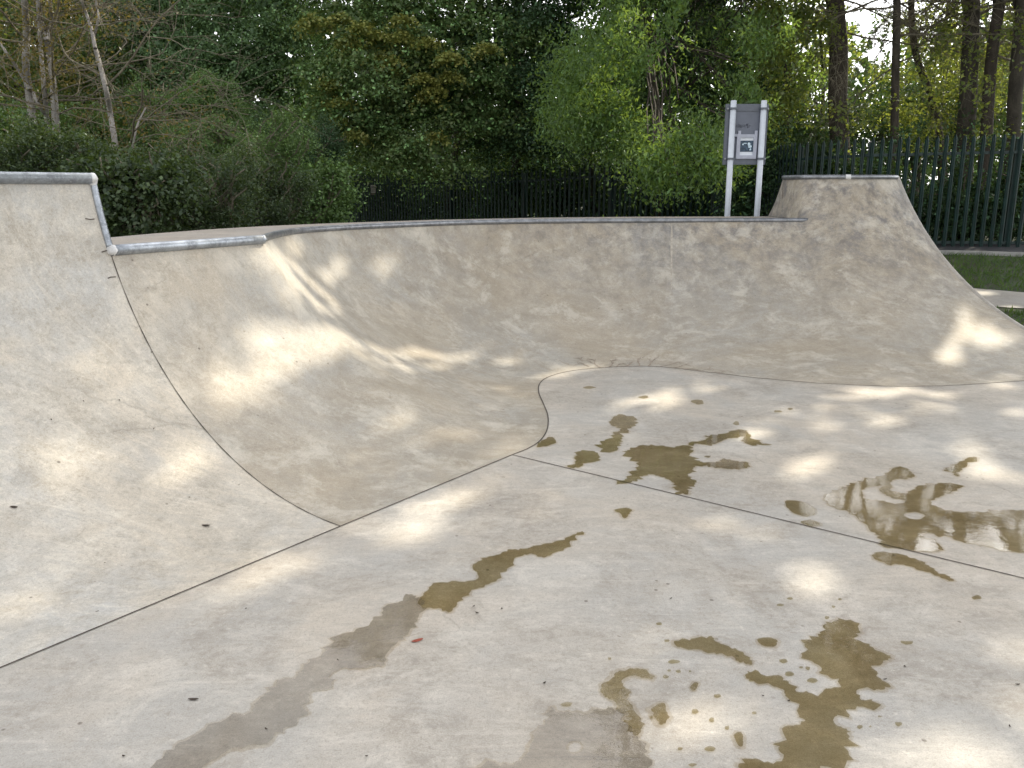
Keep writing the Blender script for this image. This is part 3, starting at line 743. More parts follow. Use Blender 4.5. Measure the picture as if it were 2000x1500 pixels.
# ------------------------------------------------------------------ palisade fence
def fence_pt(u, y, vr):
    p = ony(u, vr, y); return p       # a point of the upper rail
FR = [(560, 33.0, 364), (1020, 24.2, 354), (1395, 21.2, 331), (1560, 16.9, 311), (1700, 16.0, 303.2), (1990, 15.2, 296.7), (2250, 14.6, 288)]
FPT = [fence_pt(*a) for a in FR]
RAIL_UP = 1.69
def fence_run(pts, label, npost=True):
    root = tag(empty('palisade_fence', (pts[0].x, pts[0].y, pts[0].z - RAIL_UP)), label, 'fence', 'runs of green palisade fence')
    pal = MB(); top = MB(); lowr = MB(); posts = []; s_acc = 0.; rf = random.Random(len(label))
    for a, b in zip(pts[:-1], pts[1:]):
        d = b - a; L = Vector((d.x, d.y, 0)).length; t = Vector((d.x, d.y, 0)) / L; nrm = Vector((t.y, -t.x, 0))
        if nrm.y > 0: nrm = -nrm
        k = 0
        while (k * .15) < L - .05:
            q = a.lerp(b, (k * .15 + .02) / L); g = q.z - RAIL_UP; w = .034; dep = .018
            q = q + nrm * .03; ju = rf.uniform(-.012, .012); lean = t * rf.uniform(-.008, .008)
            vs = []
            for zz, sc in ((g + .03, 1), (g + 1.93 + ju, 1), (g + 2.0 + ju, .0)):
                for x, y in ((-w, 0), (-w * .45, dep), (0, dep * .4), (w * .45, dep), (w, 0)):
                    xx = x * sc if sc else x * .25
                    o = q + t * xx + nrm * y + lean * (zz - g); vs.append((o.x, o.y, zz))
            fs = []
            for r in range(2):
                for c in range(4): fs.append((r * 5 + c, r * 5 + c + 1, r * 5 + c + 6, r * 5 + c + 5))
            pal.add(vs, fs); k += 1
        for mb, dz in ((top, 0), (lowr, -1.56)):
            c1 = a + Vector((0, 0, dz)); c2 = b + Vector((0, 0, dz)); h = .025
            vs = [c1 + Vector((0, 0, h)), c1 - Vector((0, 0, h)), c2 - Vector((0, 0, h)), c2 + Vector((0, 0, h))]
            vs += [v - nrm * .04 for v in vs]
            mb.add(vs, [(0, 1, 2, 3), (7, 6, 5, 4), (0, 3, 7, 4), (1, 5, 6, 2), (0, 4, 5, 1), (3, 2, 6, 7)])
        npo = max(1, int(L / 2.75))
        for i in range(npo):
            q = a.lerp(b, i / npo); pm = MB(); pm.box((q.x - nrm.x * .09, q.y - nrm.y * .09, q.z - RAIL_UP / 2 + .05), .09, .09, RAIL_UP + .35, math.atan2(t.y, t.x)); posts.append(pm)
    build_in(pal, 'pale_panel', M['fence'], root)
    build_in(top, 'upper_rail', M['fence'], root); build_in(lowr, 'lower_rail', M['fence'], root)
    for pm in posts: build_in(pm, 'post', M['fence'], root)
fence_run(FPT[:2], 'dark green palisade fence run farthest off under the maple, carrying the small notice')
fence_run(FPT[1:4], 'green palisade fence run behind the bowl coping and the signboard')
fence_run(FPT[3:], 'nearest green palisade fence run at the right beside the dark path')
# small notice on the far run
t_ = (732 - 560) / (1020 - 560); nq = None
for i in range(2001):
    q = FPT[0].lerp(FPT[1], i / 2000); d = q - Vector((0, 0, EYE)); u = 1000 + FPX * d.x / (d.y * CP - d.z * SP)
    if u >= 732: nq = q; break
pw = nq.y / FPX
nt_ = FPT[1] - FPT[0]; na = math.atan2(nt_.y, nt_.x)
nv = Vector((math.sin(na), -math.cos(na), 0))
npz = ony(732, 369, nq.y).z
note = tag(empty('notice_plate', (nq.x, nq.y, npz)), 'small pale square notice with two dark pictograms on the far fence', 'notice')
def plate(mb, du, dv, w, h, off, th=.004):
    c = Vector((nq.x, nq.y, npz)) + Vector((math.cos(na), math.sin(na), 0)) * du + Vector((0, 0, dv)) + nv * off
    mb.box(tuple(c), w, th, h, na)
mb = MB(); plate(mb, 0, 0, .25, .25, .075); build_in(mb, 'plate', M['plate'], note)
for du in (-.055, .055):
    mb = MB(); plate(mb, du, .06, .05, .075, .080); plate(mb, du, .03, .075, .03, .0805); build_in(mb, 'pictogram', M['plateink'], note)
mb = MB()
for i, w in enumerate((.2, .18, .2)): plate(mb, 0, -.015 - i * .035, w, .014, .080)
build_in(mb, 'lettering', M['plateink'], note)
mb = MB(); plate(mb, -.03, -.165, .22, .055, .074); build_in(mb, 'lower_strip', plain('notice_strip', (.16, .12, .11), .6), note)

# ------------------------------------------------------------------ signboard
SY = 10.9
def sp_(u, v, dy=0): return ony(u, v, SY + dy)
ga = float(gz(sp_(1428, 400).x, SY))
sign = tag(empty('signboard', (sp_(1458, 400).x, SY, ga)), 'grey board on two pale posts with a small poster frame, behind the bowl', 'sign')
px = SY / FPX * 1.0
for u in (1429.5, 1488.5):
    x = sp_(u, 260).x; zt = ony(u, 196, SY).z; mb = MB()
    mb.tube([(x, SY, ga - .1), (x, SY, zt - .008)], .036, 16); mb.tube([(x, SY, zt - .008), (x, SY, zt)], [.036, .030], 16)
    build_in(mb, 'post', M['post'], sign, True)
    for v in (212, 310):
        z = ony(u, v, SY).z; mb = MB(); mb.box((x, SY - .002, z), .084, .082, .022); build_in(mb, 'clamp', M['boardrail'], sign)
        sx = -1 if u < 1450 else 1
        mb = MB(); mb.tube([(x + sx * .062, SY + .028, z), (x + sx * .062, SY + .014, z)], .011, 10); build_in(mb, 'bolt', M['bolt'], sign)
xl, xr = sp_(1416.5, 260).x, sp_(1500, 260).x; zt, zb = ony(1458, 203.5, SY + .05).z, ony(1458, 322, SY + .05).z
xc, w_, zc, h_ = (xl + xr) / 2, xr - xl, (zt + zb) / 2, zt - zb
mb = MB(); mb.box((xc, SY + .062, zc), w_ - .03, .03, h_ - .03); build_in(mb, 'panel', M['board'], sign)
for z in (zt - .04, zb + .045):
    mb = MB(); mb.box((xc, SY + .055, z), w_, .036, .085); build_in(mb, 'rail', M['boardrail'], sign)
for x in (xl + .024, xr - .024):
    mb = MB(); mb.box((x, SY + .057, zc), .045, .034, h_ - .172); build_in(mb, 'rail', M['boardrail'], sign)
# scrawl
mb = MB(); sx0 = sp_(1439, 245).x; sz0 = ony(1439, 246, SY).z
path = [(0, .02), (.012, -.02), (.02, .02), (.03, -.018), (.035, .03), (.05, -.01), (.06, .018), (.052, -.02), (.075, -.016), (.08, .02), (.095, -.01), (.105, .022), (.115, -.014), (.13, .016), (.14, .03), (.15, -.02), (.175, .01)]
Sv = Vector((0, -1, 0)); ribbon(mb, [(Vector((sx0 + a, SY + .047, sz0 + b)), Sv) for a, b in path], .008, .0)
build_in(mb, 'scrawl', M['scrawl'], sign)
# poster frame hung between the posts
fx0, fx1 = sp_(1439.5, 285).x, sp_(1479, 285).x; fz1, fz0 = ony(1458, 262, SY).z, ony(1458, 310, SY).z
fcx, fcz, fw, fh = (fx0 + fx1) / 2, (fz0 + fz1) / 2, fx1 - fx0, fz1 - fz0; fy = SY + .032
pf_ = MB(); bw = .042
for c, a, b in (((fcx, fy, fz1 - bw / 2), fw, bw), ((fcx, fy, fz0 + bw / 2), fw, bw)): pf_.box(c, a, .024, b)
for x in (fx0 + bw / 2, fx1 - bw / 2): pf_.box((x, fy - .001, fcz), bw, .024, fh - 2 * bw)
for x in (fx0 + .03, fx1 - .016): pf_.box((x, fy + .002, fz1 + .02), .034, .02, .046)
pf_.box((fx0 - .012, fy + .001, fz1 - .012), .03, .018, .034)
build_in(pf_, 'poster_frame', M['frame'], sign)
mb = MB(); mb.box((fcx + .004, fy + .004, fcz), fw - .07, .006, fh - .07); build_in(mb, 'poster', M['paper'], sign)
mb = MB(); mb.box((fcx + .004, fy + .0, fcz + .005), fw - .09, .004, .135); build_in(mb, 'poster_picture', M['ink'], sign)
mb = MB()
for a, b, w, h in ((.03, .03, .035, .05), (.045, .0, .05, .04), (-.02, .04, .05, .014), (-.045, .025, .02, .022), (.05, -.035, .022, .03)):
    vs = []; n = 9
    for i in range(n):
        k = rnd.uniform(.7, 1.15); vs.append((fcx + a + math.cos(i * 2 * math.pi / n) * w / 2 * k, fy - .0032, fcz + b + math.sin(i * 2 * math.pi / n) * h / 2 * k))
    mb.add(vs, [tuple(range(n))])
build_in(mb, 'poster_figure', M['pale_ink'], sign)

# ------------------------------------------------------------------ openings cut in the leaves so sun patches fall at chosen spots
GAPS = []      # origin, direction, radius, start
def sun_gap(u, v, r, pt=None):
    p = pt if pt is not None else hit(u, v)[0]
    GAPS.append((np.array(p), np.array(SUN), r, .6))
spots = [(1610,1125,.09),(1590,1132,.07),(800,1030,.10),(780,1036,.07),(905,980,.09),(1195,1232,.05),(520,1115,.05),(475,1150,.05),
 (1200,800,.06),(1235,788,.09),(1270,778,.11),(1310,770,.11),(1350,763,.08),(1400,756,.07),(1450,745,.06),(1480,738,.06),
 (1600,795,.11),(1570,812,.11),(1610,836,.08),(1500,822,.08),(1478,850,.10),(1450,842,.08),(1590,903,.11),(1535,912,.10),(1740,822,.11),(1720,768,.14),(1770,762,.12),(1680,762,.08),
 (1955,758,.12),(1985,805,.11),(1890,878,.10),(1968,930,.09),(1930,905,.08),(1850,800,.08),(1680,800,.07),
 (1985,1400,.11),(1930,1480,.13),(1800,1495,.08),(1700,1480,.05),(1420,850,.10),(1395,860,.08),(1330,1420,.09),(1400,1400,.07),(1262,1240,.06),(1460,1040,.08),(1430,1060,.06),(1985,1270,.08),
 *[(1893 - 5 * q, 612 + 11 * q, .065 + .01 * (q % 3)) for q in range(10)],*[(1925 + 4 * q, 662 - 1.2 * q + rnd.gauss(0, 5), .07) for q in range(8)],(1860,690,.06),(1985,690,.07),(1895,600,.05),(1730,715,.07),(1690,735,.06),
 (1105,720,.10),(1065,735,.10),(1150,716,.08),(840,690,.09),(800,688,.09),(960,672,.07),(1000,708,.09),(780,715,.09),(825,738,.07),(880,700,.07),(930,720,.07),
 (560,662,.13),(610,660,.13),(660,655,.13),(510,662,.11),(700,675,.08),(450,770,.11),(480,762,.11),(500,745,.07),(365,922,.11),(335,932,.09),(755,826,.08),(900,850,.08),(1005,862,.09),(960,795,.07),(985,760,.08),
 (540,500,.09),(556,530,.05),(590,570,.05),(612,590,.05),(636,608,.05),(665,490,.11),(748,516,.11),(640,545,.10),(655,530,.08),(785,604,.06),(580,482,.08),(520,478,.05),
 (240,760,.05),(150,880,.05),(60,700,.05),(980,1085,.04),(300,1190,.05),(620,890,.04)]
for k in range(14):
    t = k / 13; spots.append((524 + 118 * t - 12 * math.sin(math.pi * t), 484 + 124 * t, .05 + .02 * math.sin(3 * t)))
    if k % 2: spots.append((560 + 100 * t, 500 + 95 * t, .045))
for k in range(8): spots += [(690 + 140 * k / 7, 652 + 90 * k / 7, .055), (745 + 150 * k / 7, 682 + 22 * k / 7, .055)]
rg = random.Random(5)
spots += [(120,870,.08),(190,905,.07),(60,1180,.07),(430,738,.08),(530,700,.08),(590,700,.07),(560,1105,.08),(490,1140,.08),(420,1190,.06),(640,1200,.05),(860,1000,.08),(940,965,.07),(850,1040,.06),(1100,1330,.05),(1340,760,.09),(1290,790,.08),(1230,812,.06),(1640,880,.08),(1500,905,.07),(1800,790,.08),(1860,770,.07),(700,690,.08),(740,705,.07),(630,690,.08),(870,715,.08),(920,700,.07),(1010,690,.07)]
for k in range(10): spots.append((532 + 125 * k / 9, 480 + 118 * k / 9, .06))
for s in list(spots):
    for _ in range(4):
        k = rg.uniform(16, 52) * (s[1] / 900); a = rg.uniform(0, 6.28)
        spots.append((s[0] + k * 1.5 * math.cos(a), s[1] + k * .55 * math.sin(a), s[2] * rg.uniform(.4, .85)))
spots += [(rg.uniform(30, 420), rg.uniform(640, 1010), rg.uniform(.035, .07)) for _ in range(22)] + [(rg.uniform(700, 1900), rg.uniform(760, 1300), rg.uniform(.035, .075)) for _ in range(44)]
for s in spots:
    if s[0] < 2100 and s[1] < 1560: sun_gap(*s)
for u, v, r in [(1890,570,.12),(1925,575,.14),(1970,603,.12),(1995,604,.1),(1862,520,.18),(1850,545,.1),(1860,485,.10),(1885,484,.1),(1900,489,.08)]:
    sun_gap(u, v, r, gpt(u, v))
for u, v, y, r in [(1300,300,13.6,.6),(1240,265,14,.5),(1290,330,13.4,.55),(1265,300,13.8,.5),(1180,180,15,.45),(1215,230,14.8,.45),(1310,240,14,.5),(1330,290,13.6,.5),(1350,200,13.8,.5),(1420,95,14.2,.6),(1490,60,14.5,.7),(1410,320,13.5,.5),(1480,340,14,.3),(1330,130,14,.5),(1280,180,14,.3),(1230,60,14.6,.4),(1540,110,16,.6),(1380,300,13.6,.4),(1440,250,14,.5),(1500,230,15,.5),(1330,330,13.4,.25),
                   (1560,330,17,.5),(1660,340,17,.5),(1780,400,16,.45),(1900,400,15.6,.4),(1830,330,16,.5),(1960,300,15.6,.6),(1740,360,16.5,.4),(1600,240,17,.6),(1700,230,17.5,.7),(1850,220,17,.6),(1930,200,16.5,.5)]:
    GAPS.append((np.array(ony(u, v, y)), np.array(SUN), r, .5))
# open sky between the right-hand crowns, seen directly and mirrored in the puddle
E0 = np.array((0, 0, EYE), float)
def sky_gap(u, v, r):
  for _ in range(5):
    k = FPX / 20.
    u_, v_ = u + rg.gauss(0, .55 * r * k), v + rg.gauss(0, .55 * r * k); r_ = r * rg.uniform(.25, .6)
    d = np.array(ray(u_, v_).normalized()); GAPS.append((E0, d, r_, 19.0))
for u, v, r in [(1690,70,.52),(1705,105,.42),(1672,135,.30),(1685,30,.40),(1725,75,.25),(1925,25,.30),(1955,10,.2),(1905,50,.22),(1745,110,.14),(1610,70,.16),(1575,95,.15),(1540,40,.12),(1430,5,.12),(640,70,.1),(690,145,.1),(430,70,.1),(560,105,.09),(500,190,.09),(1060,85,.1),(960,75,.1),(1010,205,.08)]: sky_gap(u, v, r)
for u, v, r in [(1910,1030,.62),(1935,1055,.55),(1895,1010,.45),(1728,1025,.2),(1820,1070,.4),(1830,1030,.3),(1860,1025,.3)]:
    p = onz(u, v); d = ray(u, v).normalized(); d = np.array((d.x, d.y, -d.z)); GAPS.append((np.array(p), d, r, 3.0))
SUNV = np.array(SUN); SU = np.cross(SUNV, (0, 0, 1.)); SU /= np.linalg.norm(SU); SV_ = np.cross(SUNV, SU)
def carve(P):
    keep = np.ones(len(P), bool)
    pu, pv, pt = P @ SU, P @ SV_, P @ SUNV; order = np.argsort(pu); su_ = pu[order]
    for o, d, r, st in GAPS:
        if abs(d @ SUNV) > .99999:
            u0 = o @ SU; i = order[np.searchsorted(su_, u0 - r):np.searchsorted(su_, u0 + r)]
            q = (pu[i] - u0) ** 2 + (pv[i] - o @ SV_) ** 2
            keep[i[(q < r * r) & (pt[i] - o @ SUNV > st)]] = False
        else:
            w = P - o; t = w @ d
            keep &= ~((t > st) & ((w * w).sum(1) - t * t < r * r))
    return keep

# ------------------------------------------------------------------ foliage
def leaf_mesh(name, P, Nn, L, asp, mat, parent, hang=0.):
    k = carve(P); P, Nn, L = P[k], Nn[k], L[k]; n = len(P)
    Nn = Nn / (np.linalg.norm(Nn, axis=1, keepdims=True) + 1e-9)
    a = rng.normal(size=(n, 3)); a[:, 2] -= hang
    a -= Nn * (a * Nn).sum(1, keepdims=True); a /= (np.linalg.norm(a, axis=1, keepdims=True) + 1e-9)
    b = np.cross(Nn, a); Lc = L[:, None]
    V = np.empty((n, 4, 3), np.float32)
    V[:, 0] = P - a * Lc * .5; V[:, 2] = P + a * Lc * .5 - Nn * Lc * .10
    V[:, 1] = P + b * Lc * asp * .5 - a * Lc * .06 - Nn * Lc * .05; V[:, 3] = P - b * Lc * asp * .5 - a * Lc * .06 - Nn * Lc * .05
    V = V.reshape(-1, 3) - np.array(parent.location if parent else (0, 0, 0), np.float32)
    me = bpy.data.meshes.new(name)
    me.vertices.add(4 * n); me.vertices.foreach_set('co', V.ravel())
    me.loops.add(4 * n); me.loops.foreach_set('vertex_index', np.arange(4 * n, dtype=np.int32))
    me.polygons.add(n); me.polygons.foreach_set('loop_start', np.arange(0, 4 * n, 4, dtype=np.int32))
    me.update(calc_edges=True); me.materials.append(mat)
    o = bpy.data.objects.new(name, me); COL.objects.link(o)
    if parent: o.parent = parent
    return o
NLEAF = 0
def cloud(ells, rc, per, size, dens=1.5, flat=.55, up=.6, shell=.5, core=.0):
    """leaf positions for a crown of ellipsoids filled with leafy sprays"""
    global NLEAF
    Ps, Ns, Ls = [], [], []
    for c, r in ells:
        c = np.array(c); r = np.array(r)
        area = 4 * math.pi * ((r[0] * r[1]) ** 1.6 / 3 + (r[0] * r[2]) ** 1.6 / 3 + (r[1] * r[2]) ** 1.6 / 3) ** (1 / 1.6)
        nc = max(4, int(dens * area / (math.pi * rc * rc)))
        d = rng.normal(size=(nc, 3)); d /= np.linalg.norm(d, axis=1, keepdims=True)
        rad = shell + (1.05 - shell) * rng.random(nc) ** .6
        cc = c + d * rad[:, None] * r
        for q, dd in zip(cc, d):
            m = int(per * rng.uniform(.55, 1.3)); s = rc * rng.uniform(.6, 1.25)
            off = rng.normal(size=(m, 3)) * np.array((1, 1, flat)) * s * .55
            # sprays sag outward
            off[:, 2] -= .35 * (off[:, 0] ** 2 + off[:, 1] ** 2) / max(s, .05)
            Ps.append(q + off)
            Ns.append(rng.normal(size=(m, 3)) * .75 + dd * .35 + np.array((0, 0, up)))
            Ls.append(size * rng.uniform(.65, 1.3, m))
        if core:            # the shaded inner foliage of the crown
            m = int(area * core / (size * 2) ** 2); d = rng.normal(size=(m, 3)); d /= np.linalg.norm(d, axis=1, keepdims=True)
            Ps.append(c + d * (rng.random(m) ** .4)[:, None] * r * .72); Ns.append(rng.normal(size=(m, 3)) + np.array((0, -.8, .2))); Ls.append(size * rng.uniform(1.5, 2.4, m))
    P = np.concatenate(Ps); N_ = np.concatenate(Ns); L = np.concatenate(Ls); NLEAF += len(P)
    return P, N_, L
def E(u, v, y, ru, rv, ry=None):
    c = ony(u, v, y); k = y / FPX
    return (tuple(c), (ru * k, (ry if ry else (ru + rv) / 2 * k), rv * k))
def wob(a, b, n, amp, rs):
    a, b = Vector(a), Vector(b); out = []
    ph = [rs.uniform(0, 6) for _ in range(4)]
    for i in range(n + 1):
        t = i / n; w = math.sin(math.pi * min(1, t * 1.2)) if t < .8 else 1
        out.append(a.lerp(b, t) + Vector((math.sin(3 * t + ph[0]) + .5 * math.sin(8 * t + ph[1]), math.sin(3.3 * t + ph[2]), 0)) * amp * t)
    return out
def branch(mb, p, d, ln, r, depth, rs, sag=.0, split=3, minr=.004, nseg=5, spread=.8):
    pts = [p.copy()]; rad = [r]; q = p.copy(); d = d.normalized(); kids = []
    for i in range(nseg):
        d = (d + Vector((rs.gauss(0, .16), rs.gauss(0, .16), rs.gauss(0, .12) - sag))).normalized()
        q = q + d * ln / nseg; pts.append(q.copy()); rad.append(r * (1 - .75 * (i + 1) / nseg) if depth == 0 else r * (1 - .45 * (i + 1) / nseg))
        if depth > 0 and i >= 1:
            for _ in range(1 + (rs.random() < .35)):
                kids.append((q.copy(), d.copy(), rad[-1]))
    mb.tube(pts, rad, 5 if r < .03 else 8, False)
    if depth > 0:
        rs.shuffle(kids)
        for (kp, kd, kr) in kids[:split]:
            ax = Vector((rs.gauss(0, 1), rs.gauss(0, 1), rs.gauss(0, .7))).normalized()
            branch(mb, kp, kd + ax * spread, ln * rs.uniform(.45, .75), max(minr, kr * rs.uniform(.45, .7)), depth - 1, rs, sag, split, minr, nseg, spread)

def tree(name, label, base, top, r0, ells, leafm, barkm, rc=.45, per=110, size=.085, dens=1.5, asp=.6, extra=(), group=None, cat='tree', flat=.55, up=.6, hang=0., lean=.12, limbs=True, seed=1, trunk=True, shell=.5, rtop=.4, core=.55):
    rs = random.Random(seed)
    root = tag(empty(name, tuple(base)), label, cat, group)
    if trunk:
        mb = MB(); tp = wob(base, top, 10, lean, rs); n = len(tp)
        rad = [r0 * (1.25 if i == 0 else 1) * (1 - (1 - rtop) * i / (n - 1)) for i in range(n)]
        mb.tube(tp, rad, 10, False)
        if limbs:
            for c, r in ells:
                j = rs.randrange(n // 3, n); q = tp[j]; e = Vector(c) + Vector((rs.uniform(-.3, .3) * r[0], rs.uniform(-.3, .3) * r[1], 0))
                if (e - q).length > .3: mb.tube(wob(q, e, 6, .15, rs), [rad[j] * .34 * (1 - .8 * i / 6) + .006 for i in range(7)], 6, False)
                for _ in range(3):
                    e2 = Vector(c) + Vector((rs.uniform(-.8, .8) * r[0], rs.uniform(-.8, .8) * r[1], rs.uniform(-.6, .8) * r[2]))
                    mb.tube(wob(q.lerp(e, .5), e2, 5, .12, rs), [.016 * (1 - .8 * i / 5) + .004 for i in range(6)], 5, False)
        build_in(mb, 'trunk', barkm, root, True)
    P, N_, L = cloud(ells, rc, per, size, dens * 1.35, flat, up, shell, core)
    leaf_mesh('crown', P, N_, L, asp, leafm, root, hang)
    for ex_e, ex_m in extra:
        P, N_, L = cloud(ex_e, rc * .5, per * .45, size, dens, flat, up, .2)
        leaf_mesh('turning_leaves', P, N_, L, asp, ex_m, root, hang)
    return root
def gnd(u, y):
    x = ony(u, 400, y).x; return Vector((x, y, float(gz(x, y)) - .05))
def at(x, y, z): return Vector((x, y, z))

# left shrubs right behind the deck
SH = 'dark shrubs behind the skate deck'
sh = [
 ([E(40,345,9.2,140,75), E(120,345,9.6,90,50)], 'leaf_shade', 'dark low shrub behind the tall quarter pipe at the far left'),
 ([E(255,405,9.0,95,70), E(225,378,9.5,80,45)], 'leaf_shade', 'dark shrub hugging the side coping of the tall quarter pipe'),
 ([E(390,395,10.2,110,75)], 'leaf_shade', 'dark low shrub behind the middle of the bare deck'),
 ([E(510,405,11.6,90,60), E(470,370,12,70,50)], 'leaf_shade', 'dark low shrub behind the inner end of the straight coping'),
 ([E(605,405,13,62,62), E(640,400,13.5,30,30)], 'leaf_mid', 'rounded shrub at the left end of the palisade fence'),
 ([E(455,310,13,130,75), E(520,330,13,80,55)], 'leaf_mid', 'broad lighter green shrub rising behind the low dark shrubs'),
 ([E(340,265,14,100,75), E(400,220,14.5,80,60)], 'leaf_mid', 'feathery olive shrub to the right of the thin leaning bare tree'),
 ([E(150,300,13.8,110,65)], 'leaf_mid', 'olive shrub between the two bare grey trees'),
 ([E(0,285,13.8,110,70), E(-110,280,13,90,90)], 'leaf_mid', 'bushy olive shrub under the bare tree with several trunks'),
 ([E(590,320,16,80,70), E(618,340,17,35,45)], 'leaf_dark', 'shadowy shrub behind the rounded shrub by the fence end'),
]
for i, (el, mt, lb) in enumerate(sh):
    c = el[0][0]; b = Vector((c[0], c[1], float(gz(c[0], c[1])) - .05))
    el = el + [((c[0], c[1], (c[2] + b.z) / 2), (el[0][1][0] * .9, el[0][1][1] * .8, max(.25, (c[2] - b.z) / 1.7)))]
    el += [(tuple(np.array(cc) + np.array((rnd.uniform(-1, 1) * rr[0], rnd.uniform(-.5, .5) * rr[1], rnd.uniform(.55, 1.05) * rr[2]))), (rnd.uniform(.10, .22), .15, rnd.uniform(.12, .3))) for cc, rr in el[:2] for _ in range(9)]
    tree('shrub', lb, b, Vector((c[0], c[1], c[2])), .03, el, M[mt], M['twig'], (.16, .22, .19)[i % 3], (120, 85, 100)[i % 3], (.034, .05, .041)[i % 3], (1.7, 2.0, 1.5)[i % 3], (.5, .7, .38)[i % 3], group=SH, cat='shrub', limbs=True, seed=i + 20, shell=.45, core=.5)

# bare grey trees at the left
def bare_tree(label, stems, y, seed, n_br=9, leaf=True):
    rs = random.Random(seed); b0 = ony(*stems[0][0][0], y); b0.z = float(gz(b0.x, b0.y))
    root = tag(empty('bare_tree', tuple(b0)), label, 'tree', 'bare grey trees at the left'); tips = []
    for st, w0, w1 in stems:
        pts = [ony(u, v, y + rs.uniform(-.15, .15)) for u, v in st]
        if st[0][1] > 200: pts[0] = pts[0]
        pts = crom(pts, 5); n = len(pts); rad = [(w0 + (w1 - w0) * i / (n - 1)) / 2 * y / FPX for i in range(n)]
        mb = MB(); mb.tube(pts, rad, 9, False); build_in(mb, 'trunk', M['bark_pale'], root, True)
        tips.append((pts, rad))
    mb = MB()
    for pts, rad in tips:
        for _ in range(n_br):
            j = rs.randrange(len(pts) // 6, len(pts)); sd = rs.choice((-1, 1))
            branch(mb, pts[j], Vector((sd * rs.uniform(.5, 1), rs.uniform(-.7, .5), rs.uniform(-.15, .75))), rs.uniform(.9, 2.1), min(.018, rad[j] * .45), 3, rs, .01, 3, .003, 6, .75)
    build_in(mb, 'branches', M['twig'], root, True)
    if leaf:
        el = [((p.x + rs.uniform(-.9, .9), p.y + rs.uniform(-.5, .5), p.z + rs.uniform(-.4, .6)), (.5, .4, .35)) for pts, _ in tips for p in pts[len(pts) // 2::3]]
        P, N_, L = cloud(el, .25, 22, .045, .9); leaf_mesh('sparse_leaves', P, N_, L, .5, M['leaf_sparse'], root)
    return root
bare_tree('bare pale-barked tree with several trunks at the top left corner',
 [([(66,400),(72,320),(66,250),(58,190),(50,120),(52,60),(46,-20),(40,-120),(44,-260)], 17, 9),
  ([(96,300),(92,240),(86,170),(80,100),(76,40),(70,-60),(60,-200)], 10, 5),
  ([(112,300),(109,240),(104,170),(98,110),(92,80)], 14, 11), ([(92,80),(80,40),(77,0),(70,-80),(75,-200)], 9, 4), ([(93,80),(101,40),(98,0),(104,-90),(100,-220)], 8, 4),
  ([(90,225),(76,205),(64,180)], 8, 6), ([(58,175),(38,140),(14,105),(0,85),(-30,50)], 7, 3)], 12.7, 5, 5)
bare_tree('thin leaning bare tree behind the step in the coping',
 [([(230,420),(228,330),(224,275),(216,225),(208,180),(196,130),(186,95)], 12, 8), ([(186,95),(178,55),(168,25),(158,-10),(150,-120)], 7, 4), ([(184,70),(192,35),(188,0),(196,-80)], 5, 3),
  ([(252,330),(262,270),(270,240),(285,210)], 5, 3)], 11.8, 9, 5)

# tall trees of the wood behind
WD = 'tall trees closing the view behind the shrubs'
def C_(x, y, z, r, rz): return ((x, y, z), (r, r, rz))
def up_el(x, y, z, r, rz): return ((x, y, z), (r, r * .9, rz))
tree('woodland_tree', 'olive tinged tall tree behind the bare trunks at the top left', gnd(90, 22), ony(90, -60, 22), .16,
  [E(60,70,21,170,130), E(-80,20,22,140,150), E(150,150,22,120,100), up_el(-13.5,23,8.2,3.2,2.6), up_el(-17,22,7,3,3)], M['leaf_yellow'], M['bark_brown'], .5, 100, .09, 1.35, seed=41, group=WD)
tree('woodland_tree', 'bluish green tall tree above the feathery olive shrub', gnd(340, 23), ony(330, -60, 23), .2,
  [E(330,90,22,140,130), E(420,150,21.5,110,110), E(240,30,23,120,130), up_el(-9.5,24,8.0,3.2,2.8)], M['leaf_blue'], M['bark_dark'], .58, 290, .076, 1.3, flat=.32, seed=42, group=WD)
tree('woodland_tree', 'dark green tall tree left of the orange tinged maple', gnd(545, 24), ony(535, -60, 24), .18,
  [E(500,60,22,120,130), E(570,170,22.5,100,120), E(560,290,23,90,70), E(600,40,24,100,120), up_el(-6,25,8.5,3.2,3.0)], M['leaf_blue'], M['bark_dark'], .58, 290, .076, 1.3, flat=.32, seed=43, group=WD)
tree('woodland_tree', 'shadowy tall tree deep behind the bluish green one', gnd(430, 29), ony(440, -60, 29), .2,
  [E(380,190,29,170,120), E(480,290,29,150,90), E(300,280,28,150,90), E(180,200,29,160,130), E(40,260,29,170,110), up_el(-12,30,8.5,4.2,2.6)], M['leaf_dark'], M['bark_dark'], .6, 110, .12, 1.3, seed=44, group=WD)
maple = tree('maple_tree', 'maple with patches of orange leaves hanging over the far fence', gnd(868, 28.5), ony(940, -60, 25), .2,
  [E(760,150,18.8,150,90), E(690,240,18.6,90,60), E(870,60,20,170,120), E(850,190,19,120,70), E(830,295,18.2,85,42), E(700,60,20,110,90), E(760,285,19.5,80,36), E(950,190,20,90,90), up_el(-2.2,21,8.0,3.4,2.8), up_el(0,21.5,10.2,2.8,2.2)],
  M['leaf_maple'], M['bark_dark'], .55, 300, .074, 1.35, .68, flat=.28, up=1.0, seed=45,
  extra=[([E(c_[0] + rnd.gauss(0, c_[2] * .6), c_[1] + rnd.gauss(0, c_[3] * .6), 18 + rnd.uniform(-.2, .5), rnd.uniform(6, 12), rnd.uniform(3, 6)) for c_ in ((645,45,45,14), (745,100,65,22), (690,180,48,20), (800,85,40,25), (825,165,45,20), (720,265,85,16), (770,125,40,12), (655,190,20,25), (880,120,60,50), (740,40,90,30)) for _ in range(3)], M['leaf_orange'])])
